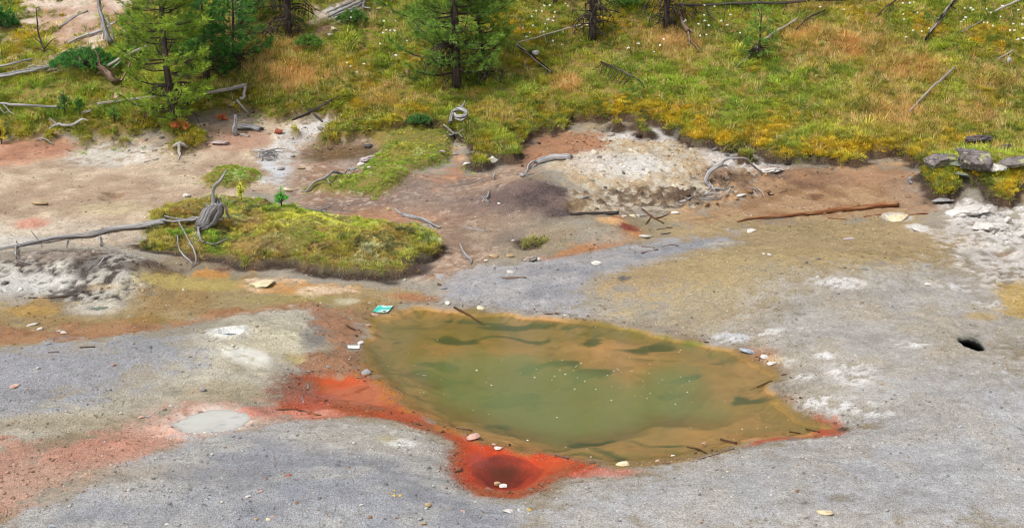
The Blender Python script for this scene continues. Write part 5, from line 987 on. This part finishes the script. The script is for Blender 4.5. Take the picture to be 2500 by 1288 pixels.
S(295,1007,9,7,'white','small white stone left of the pinkish one on the outflow')
S(417,990,9,8,'white','small white stone above the outflow gravel')
S(536,1049,16,7,'white','white stone at the near rim of the pale mud pot')
S(489,1001,14,6,'pink','pink stone at the far rim of the pale mud pot')
S(519,1106,8,8,'white','bright small stone below the pale mud pot')
S(606,1209,12,9,'white','white stone, upper of two on the near left gravel')
S(608,1220,9,8,'grey','grey stone under the white one on the near left gravel')
S(213,1186,10,6,'tan','tan stone in the wide pink outflow')
S(128,1282,14,9,'blue','pale bluish stone at the bottom edge')
S(408,1277,12,6,'white','white stone at the bottom left edge')
S(1996,630,11,8,'grey','grey stone on the tan gravel slope')
S(1996,674,9,6,'white','small white stone below it on the gravel slope')
S(2112,654,17,7,'grey','thin grey stone in the middle of the right gravel')
S(2262,646,17,7,'grey','grey stone above the bright white one on the right gravel')
S(2265,692,17,9,'white','bright white stone on the right gravel')
S(1879,620,11,6,'white','white stone, brighter of two on the tan slope')
S(1864,619,8,6,'white','white stone left of the brighter one on the tan slope')
S(2368,790,9,6,'grey','grey stone above the vent hole')
S(2345,1040,13,8,'blue','pale bluish stone on the right gravel below the vent')
S(2152,935,10,8,'tan','tan stone right of the white crust circle')
S(1380,768,9,5,'white','small white chip at the far water edge')
S(752,905,10,7,'grey','grey stone on the brown gravel left of the red mud')
S(640,690,70,12,'cream','yellowish crusted ledge stone at the mound foot','rock','rock')
# ------------------------------------------------------------------ litter
t = NT('teal_print'); co = t.n('TexCoord').outputs['UV']; M_teal = t.done(t.principled(t.mix(t.ramp(t.noise(t.n('TexCoord').outputs['Object'], 9, 3, .6), [(.45, 0.0), (.6, 1.0)]), tuple(alb((64, 196, 178))), tuple(alb((216, 240, 236)))), .45))
t = NT('white_card'); M_card = t.done(t.principled(tuple(alb((244, 240, 232))), .6))
def sheet(name, label, cat, corners, mat, curl):
    q = np.array([G([c])[0] for c in corners]); n = 10; V = []; o0 = q.mean(0)
    for lev in (0.004, 0.0):
        for j in range(n + 1):
            for i in range(n + 1):
                u, v = i / n, j / n; p = (q[0] * (1 - u) + q[1] * u) * (1 - v) + (q[3] * (1 - u) + q[2] * u) * v
                V.append((p[0] - o0[0], p[1] - o0[1], max(gsample(H, p[0], p[1]), WATER_Z) - o0[2] + .006 + lev + curl * ((u - .4) ** 2 + .5 * (v - .6) ** 2)))
    F = []; k = (n + 1) ** 2
    for j in range(n):
        for i in range(n): a = j * (n + 1) + i; F += [(a, a + n + 1, a + n + 2, a + 1), (k + a, k + a + 1, k + a + n + 2, k + a + n + 1)]
    rimv = [i for i in range(n + 1)] + [i * (n + 1) + n for i in range(1, n + 1)] + [n * (n + 1) + i for i in range(n - 1, -1, -1)] + [i * (n + 1) for i in range(n - 1, 0, -1)]
    for a, b in zip(rimv, rimv[1:] + rimv[:1]): F.append((a, b, b + k, a + k))
    me = mesh_np(name, V, F); me.materials.append(mat); o = link_mesh(name, me); o.location = o0; return tagt(o, label, cat)
sheet('paper_sheet', 'teal and white printed sheet lying at the far left pool edge', 'paper', [(922,749),(960,749),(947,765),(910,762)], M_teal, .03)
sheet('white_card', 'small white card lying on the orange margin left of the pool', 'card', [(849,844),(879,844),(878,852),(849,851)], M_card, .008)
# ------------------------------------------------------------------ pines, shrubs, seedlings, flowers
M_needle = leaf_material('pine_needles', 'GEOMETRY', .3, .55)
np.random.seed(21)
nd = lambda *c: srgb(c, 1.75)
def pine(name, label, base_px, h, r0, crown, cols, seed, lean=(0, 0), ndead=10, dens=1.0, low=.12, shape=1.0, needle=.088, group=None, up=.25, second=None, cat='pine tree'):
    """young lodgepole pine: trunk, living crown of needle sprays on upswept limbs, dead drooping twigs below"""
    b = W3(base_px); e = empty(name, b); tagt(e, label, cat, group); R = np.random.RandomState(seed); np.random.seed(seed)
    n = 9; ts = np.linspace(0, 1, n); tp = np.stack([lean[0] * ts * h + R.normal(0, .02, n) * ts * h * .3, lean[1] * ts * h + R.normal(0, .015, n) * h * .3, ts * h - .05], -1); tr = r0 * (1 - .92 * ts) + .004
    m = MB(); m.tube(tp, tr, 10, .12, .03, .14, nxt()); m.build('trunk', W['bark'], e)
    at = lambda t: np.array([np.interp(t, ts, tp[:, k]) for k in range(3)])
    br = MB(); cr = MB(); c1, c2 = cols
    z = low; 
    while z < .985:
        if R.rand() < .12: z += .02; continue
        nb = R.randint(2, 7); a0 = R.uniform(0, 6.28)
        for k in range(nb):
            t = min(max(z + R.uniform(-.035, .035), .01), .99); L = crown * (1 - t) ** shape * R.uniform(.45, 1.2) * (1 if t > low + .1 else .8) + .06
            a = a0 + k * 6.28 / nb + R.uniform(-.4, .4); d = np.array([math.cos(a), math.sin(a), 0]); p0 = at(t); u = up * R.uniform(.3, 1.5)
            pts = [p0, p0 + d * L * .4 + (0, 0, L * (u * .3 - .06)), p0 + d * L * .75 + (0, 0, L * (u * .6)), p0 + d * L + (0, 0, L * (u + .15))]
            rb = max(.004, r0 * .32 * (1 - t) * min(L / crown + .3, 1)); br.tube(pts, [rb, rb * .75, rb * .5, rb * .25], 5, .12, .1, .1, nxt()); P4 = np.array(pts)
            def on(s): return np.array([np.interp(s * 3, range(4), P4[:, j]) for j in range(3)])
            nt = int(max(4, L / .034) * dens)
            for q in range(nt):
                s = R.uniform(.16, 1.0) if q else 1.0; p = on(s); side = np.cross(d, (0, 0, 1)) * R.choice([-1, 1]); out = d * R.uniform(.2, .9) + side * R.uniform(.2, 1.1) + np.array([0, 0, R.uniform(.0, .7)])
                tw = R.uniform(.03, .30) * min(1, L * 2) * (1.25 - s) if q else 0; tip = p + out / np.linalg.norm(out) * tw * 1.2
                if tw > .08: br.prism(p, tip, .004, .0025)
                f = np.clip(R.normal(.45, .28) + .25 * (s > .8), 0, 1); cr.spray(tip, out, 18, needle * R.uniform(.7, 1.3), .0075, c1 * (1 - f) + c2 * f, .62)
        z += R.uniform(.035, .065) * (2.6 / max(h, 1.2))
    br.build('limbs', W['bark'], e); cr.build('crown', M_needle, e, col=True, smooth=False)
    if ndead:
        m = MB()
        for k in range(ndead):
            t = min(R.uniform(.05, 1.3) / h, max(low + .1, .14)); p0 = at(t); a = R.uniform(0, 6.28); L = R.uniform(.25, .6) * max(crown, .5); d = np.array([math.cos(a), math.sin(a), 0]); dr = R.uniform(-.5, .1)
            pts = [p0, p0 + d * L * .5 + (0, 0, L * .08), p0 + d * L + (0, 0, L * dr)]; m.tube(pts, [.015, .010, .006], 5, .12, .2, .1, nxt(), 0)
            for _ in range(6): s = R.uniform(.3, 1); q = p0 + (np.array(pts[2]) - p0) * s + (0, 0, .03); m.prism(q, q + R.normal(0, .5, 3) * L * .4 + (0, 0, -L * .15), .008, .004)
        m.build('dead_twigs', W['dark'], e)
    return e
YG = (nd(80, 106, 34), nd(128, 148, 52)); GG = (nd(66, 98, 40), nd(112, 138, 56)); DG = (nd(30, 68, 30), nd(72, 118, 48)); BG = (nd(70, 106, 60), nd(118, 148, 84))
pine('pine_tree', 'bright green young pine standing by the pale log, tallest on the left', (422,296), 3.9, .07, .95, YG, 1, (-.03, 0), 10, 1.25, .015, .72, up=.2)
pine('pine_tree', 'dark dense pine just behind the bright green one', (505,196), 1.55, .05, .72, DG, 2, (0, 0), 4, 1.5, .02, .5, up=.3)
pine('pine_tree', 'dark low pine merging with the dead twigs under the bare trunk', (570,160), 1.2, .045, .70, DG, 3, (.05, 0), 14, 1.0, .03, .6, up=.25)
pine('pine_tree', 'pale bluish green pine rising out of frame behind the dark pines', (590,70), 2.6, .05, .7, BG, 4, (0, 0), 8, .8, .10, .7)
pine('pine_tree', 'tall pine with a bare dark trunk and dead twigs, left of the white patch', (706,90), 4.6, .075, 1.1, GG, 5, (.0, 0), 44, .5, .45, .8)
pine('pine_tree', 'wide open crowned pine in the middle of the slope', (1116,214), 4.4, .08, 1.3, GG, 6, (-.02, 0), 20, 1.1, .06, .5, up=.12)
pine('pine_tree', 'smaller leaning pine leaning out right of the centre pine', (1185,185), 2.0, .04, .72, GG, 8, (-.12, .02), 5, 1.0, .22, .55, up=.2)
pine('pine_tree', 'dark bare trunk with hanging grey twigs among white flowers', (1445,98), 5.0, .08, 1.0, GG, 9, (.01, 0), 60, .5, .45, .8)
pine('pine_tree', 'dark trunk with drooping shaggy twigs at the end of the long dark log', (1626,72), 5.0, .07, 1.0, GG, 10, (-.03, 0), 60, .5, .42, .8)
pine('pine_tree', 'thin far trunk at the top edge between the flower patches', (1355,16), 4.0, .045, .8, GG, 11, (0, 0), 26, .5, .42, .8)
pine('pine_tree', 'small pine beside the leaning dead snag', (336,150), 1.0, .025, .34, GG, 12, (0, 0), 2, .9, .10, .7)
pine('pine_sapling', 'small green sapling alone on the right slope above the thin stick', (1852,152), .98, .028, .36, GG, 13, (0, 0), 10, .55, .10, .75, cat='sapling')
def seedling(label, base, hpx, wpx, cols, seed):
    b = W3(base); m_ = mpp(b); h = hpx * m_; w = wpx * m_ / 2; e = empty('pine_seedling', b); tagt(e, label, 'seedling'); R = np.random.RandomState(seed); np.random.seed(seed)
    st = MB(); st.tube([(0, 0, -.02), (0, 0, h * .5), (0, 0, h)], [.01, .008, .004], 6, .05, .05, .1, nxt(), 0); cr = MB()
    for i in range(int(10 + 26 * w / .15)):
        t = R.uniform(.08, 1) ** 1.2; a = R.uniform(0, 6.28); L = w * (1 - t * .75) * R.uniform(.35, 1); d = np.array([math.cos(a), math.sin(a), .6]); p0 = np.array([0, 0, h * t * .85]); p1 = p0 + d * L * .8
        st.prism(p0 * .9, p1, .004, .002); f = R.rand(); cr.spray(p1, d, 16, .055, .007, cols[0] * (1 - f) + cols[1] * f, .7)
    cr.spray(np.array([0, 0, h]), np.array([0, 0, 1.0]), 18, .06, .007, cols[1], .5)
    st.build('stem', W['bark'], e); cr.build('crown', M_needle, e, col=True, smooth=False); return e
seedling('bright green seedling on the bright crest of the moss mound', (688,514), 40, 46, (nd(52,120,44), nd(110,170,70)), 31)
seedling('yellowish seedling behind the upright root on the mound', (590,498), 34, 22, (nd(140,150,50), nd(190,186,80)), 32)
seedling('dark green seedling at the end of the long thin log', (160,286), 48, 44, DG, 33)
seedling('small dark green seedling right of the one by the thin log', (196,288), 34, 34, DG, 34)
seedling('round green seedling left of the bright pine base', (281,308), 34, 42, GG, 35)
seedling('yellow green seedling at the left picture edge', (4,352), 62, 36, (nd(150,140,40), nd(190,176,60)), 36)
def shrub(name, label, base, wpx, hpx, cols, seed, n=160, cat='shrub', dead=False):
    b = W3(base); m_ = mpp(b); w = wpx * m_ / 2; h = hpx * m_; e = empty(name, b); tagt(e, label, cat); R = np.random.RandomState(seed); np.random.seed(seed); st = MB(); cr = MB()
    for i in range(n):
        a = R.uniform(0, 6.28); r = math.sqrt(R.rand()); d = np.array([math.cos(a) * r, math.sin(a) * r * .7, 0]); top = np.array([d[0] * w, d[1] * w, h * (1 - r * r * .8) * R.uniform(.45, 1.0)])
        if i % 4 == 0: st.prism((0, 0, 0), top, .006, .003)
        f = R.rand(); cr.spray(top, d + np.array([0, 0, .6]), 18, .06, .008, cols[0] * (1 - f) + cols[1] * f, .7)
    st.build('stems', W['dark'], e); cr.build('crown', M_needle, e, col=True, smooth=False); return e
shrub('juniper_shrub', 'spreading dark green juniper below the leaning dead snag', (212,176), 170, 50, (nd(40,84,40), nd(84,130,60)), 41, 520)
shrub('juniper_shrub', 'dark green juniper at the upper left corner', (8,74), 70, 52, (nd(36,78,38), nd(70,112,54)), 42, 240)
shrub('dead_needle_shrub', 'rust red dead needle shrub at the foot of the bright pine', (440,326), 46, 18, (nd(150,84,46), nd(180,116,70)), 43, 20)
shrub('dead_needle_shrub', 'rust red dead needle tuft right of the bright pine', (543,294), 26, 14, (nd(150,84,50), nd(176,110,70)), 44, 14)
shrub('dark_shrub', 'low dark green herb clump below the yellow moss hillock', (1023,312), 54, 20, (nd(44,84,44), nd(84,118,60)), 45, 90)
shrub('dark_shrub', 'round green bush right of the brown hollow high up', (860,66), 74, 32, (nd(50,86,40), nd(96,126,56)), 46, 160)
shrub('dark_shrub', 'dark green clump in the grass below the round bush', (755,122), 60, 26, (nd(54,90,40), nd(104,132,58)), 47, 120)
shrub('dark_shrub', 'olive grass clump in the dark hollow beside the dark mound', (1310,600), 74, 24, (nd(104,104,58), nd(150,144,90)), 48, 60)
shrub('green_shrub', 'green bush at the upper edge left of the shaggy trunk', (1532,22), 70, 30, (nd(50,92,40), nd(104,140,60)), 49, 130)
# white wildflowers: stem and flat cluster of heads
def flower_mesh(seed, h):
    r = random.Random(seed); m = MB(); m.tube([(0, 0, 0), (.01, .01, h * .5), (r.uniform(-.03, .03), -.02, h)], [.004, .003, .002], 4, .08, 0, 0, seed, 0); ns = len(m.f[0]); v, f = ico(1)
    for k in range(r.randint(5, 8)): m.add(v * (.017, .017, .010) * r.uniform(.7, 1.2) + (r.uniform(-.032, .032), r.uniform(-.03, .03) - .02, h + r.uniform(-.008, .012)), f)
    me = mesh_np('wildflower', np.vstack(m.v), np.vstack(m.f)); me.materials.append(M_stem); me.materials.append(M_petal)
    mi = np.ones(len(me.polygons), np.int32); mi[:ns] = 0; me.polygons.foreach_set('material_index', mi); return me
t = NT('green_stem'); M_stem = t.done(t.principled(tuple(nd(120, 130, 60)), .7)); t = NT('white_petals'); M_petal = t.done(t.principled((.82, .82, .78), .7)); t = NT('blue_petals'); M_blue = t.done(t.principled(tuple(nd(150, 160, 200)), .7))
FM = [flower_mesh(400 + i, .17 + .03 * i) for i in range(4)]
z3 = [(260,60),(320,60),(430,45),(180,145),(215,100),(245,105),(365,110),(350,150),(295,165),(350,175),(280,200),(205,215),(235,265),(275,260),(175,265),(150,300),(115,230),(300,235),(600,200),(585,212),(560,225),(330,330),(415,355),(530,15),(445,65)]
z3b = [(1340,170),(1460,135),(1420,200),(1470,175),(1520,210),(1645,130),(1610,175),(1640,205),(1430,290),(1500,280),(1715,270),(1155,315),(1150,360),(1095,415),(960,350),(915,380),(1330,182),(1480,60),(1560,68)]
z4 = [(1130,10),(1120,45),(1185,40),(1125,130),(1130,165),(1210,115),(1350,5),(1295,240),(1190,250),(1240,260),(1545,170),(1580,155),(1640,90),(1580,85),(1755,115),(1770,5),(1850,65),(1845,150),(1980,100),(2000,160),(1775,215),(1740,195),(1695,190),(1935,200),(2010,205),(1890,250),(1945,255),(655,90),(505,72),(455,18),(1115,300),(1750,90),(1970,320),(2010,310),(1560,185),(1630,80),(1150,40)]
z2 = [(975,180),(1065,180),(1000,250),(1040,250),(950,350),(690,500),(800,505),(785,560),(1080,440),(1155,330),(735,155),(960,268),(1012,246),(1030,110),(730,525)]
sets = [(1240, z3, 'small white wildflower in the patch left of the bare dark trunk', 'white flowers left of the dark trunk'), (1240, z3b, 'small white wildflower around the shaggy trunk and long dark log', 'white flowers around the long dark log'), (1840, z4, 'small white wildflower on the upper right slope', 'white flowers on the upper right slope'), (620, z2, 'small white wildflower in the green grass left of the centre pine', 'white flowers left of the centre pine')]
k = 0
for ox, zs, lab, grp in sets:
    for (zx, zy) in zs:
        px, py = ox + zx * .326, zy * .326; o = bpy.data.objects.new('wildflower', FM[k % 4]); COL.objects.link(o); h = .17 + .03 * (k % 4); q = W3((px, py + h * 118)); o.location = q - np.array([0, 0, .05]); o.rotation_euler = (random.uniform(-.15, .15), random.uniform(-.2, .2), random.uniform(0, 6.28)); s = random.uniform(.38, .7); o.scale = (s, s, 1.0); tagt(o, lab, 'wildflower', grp); k += 1
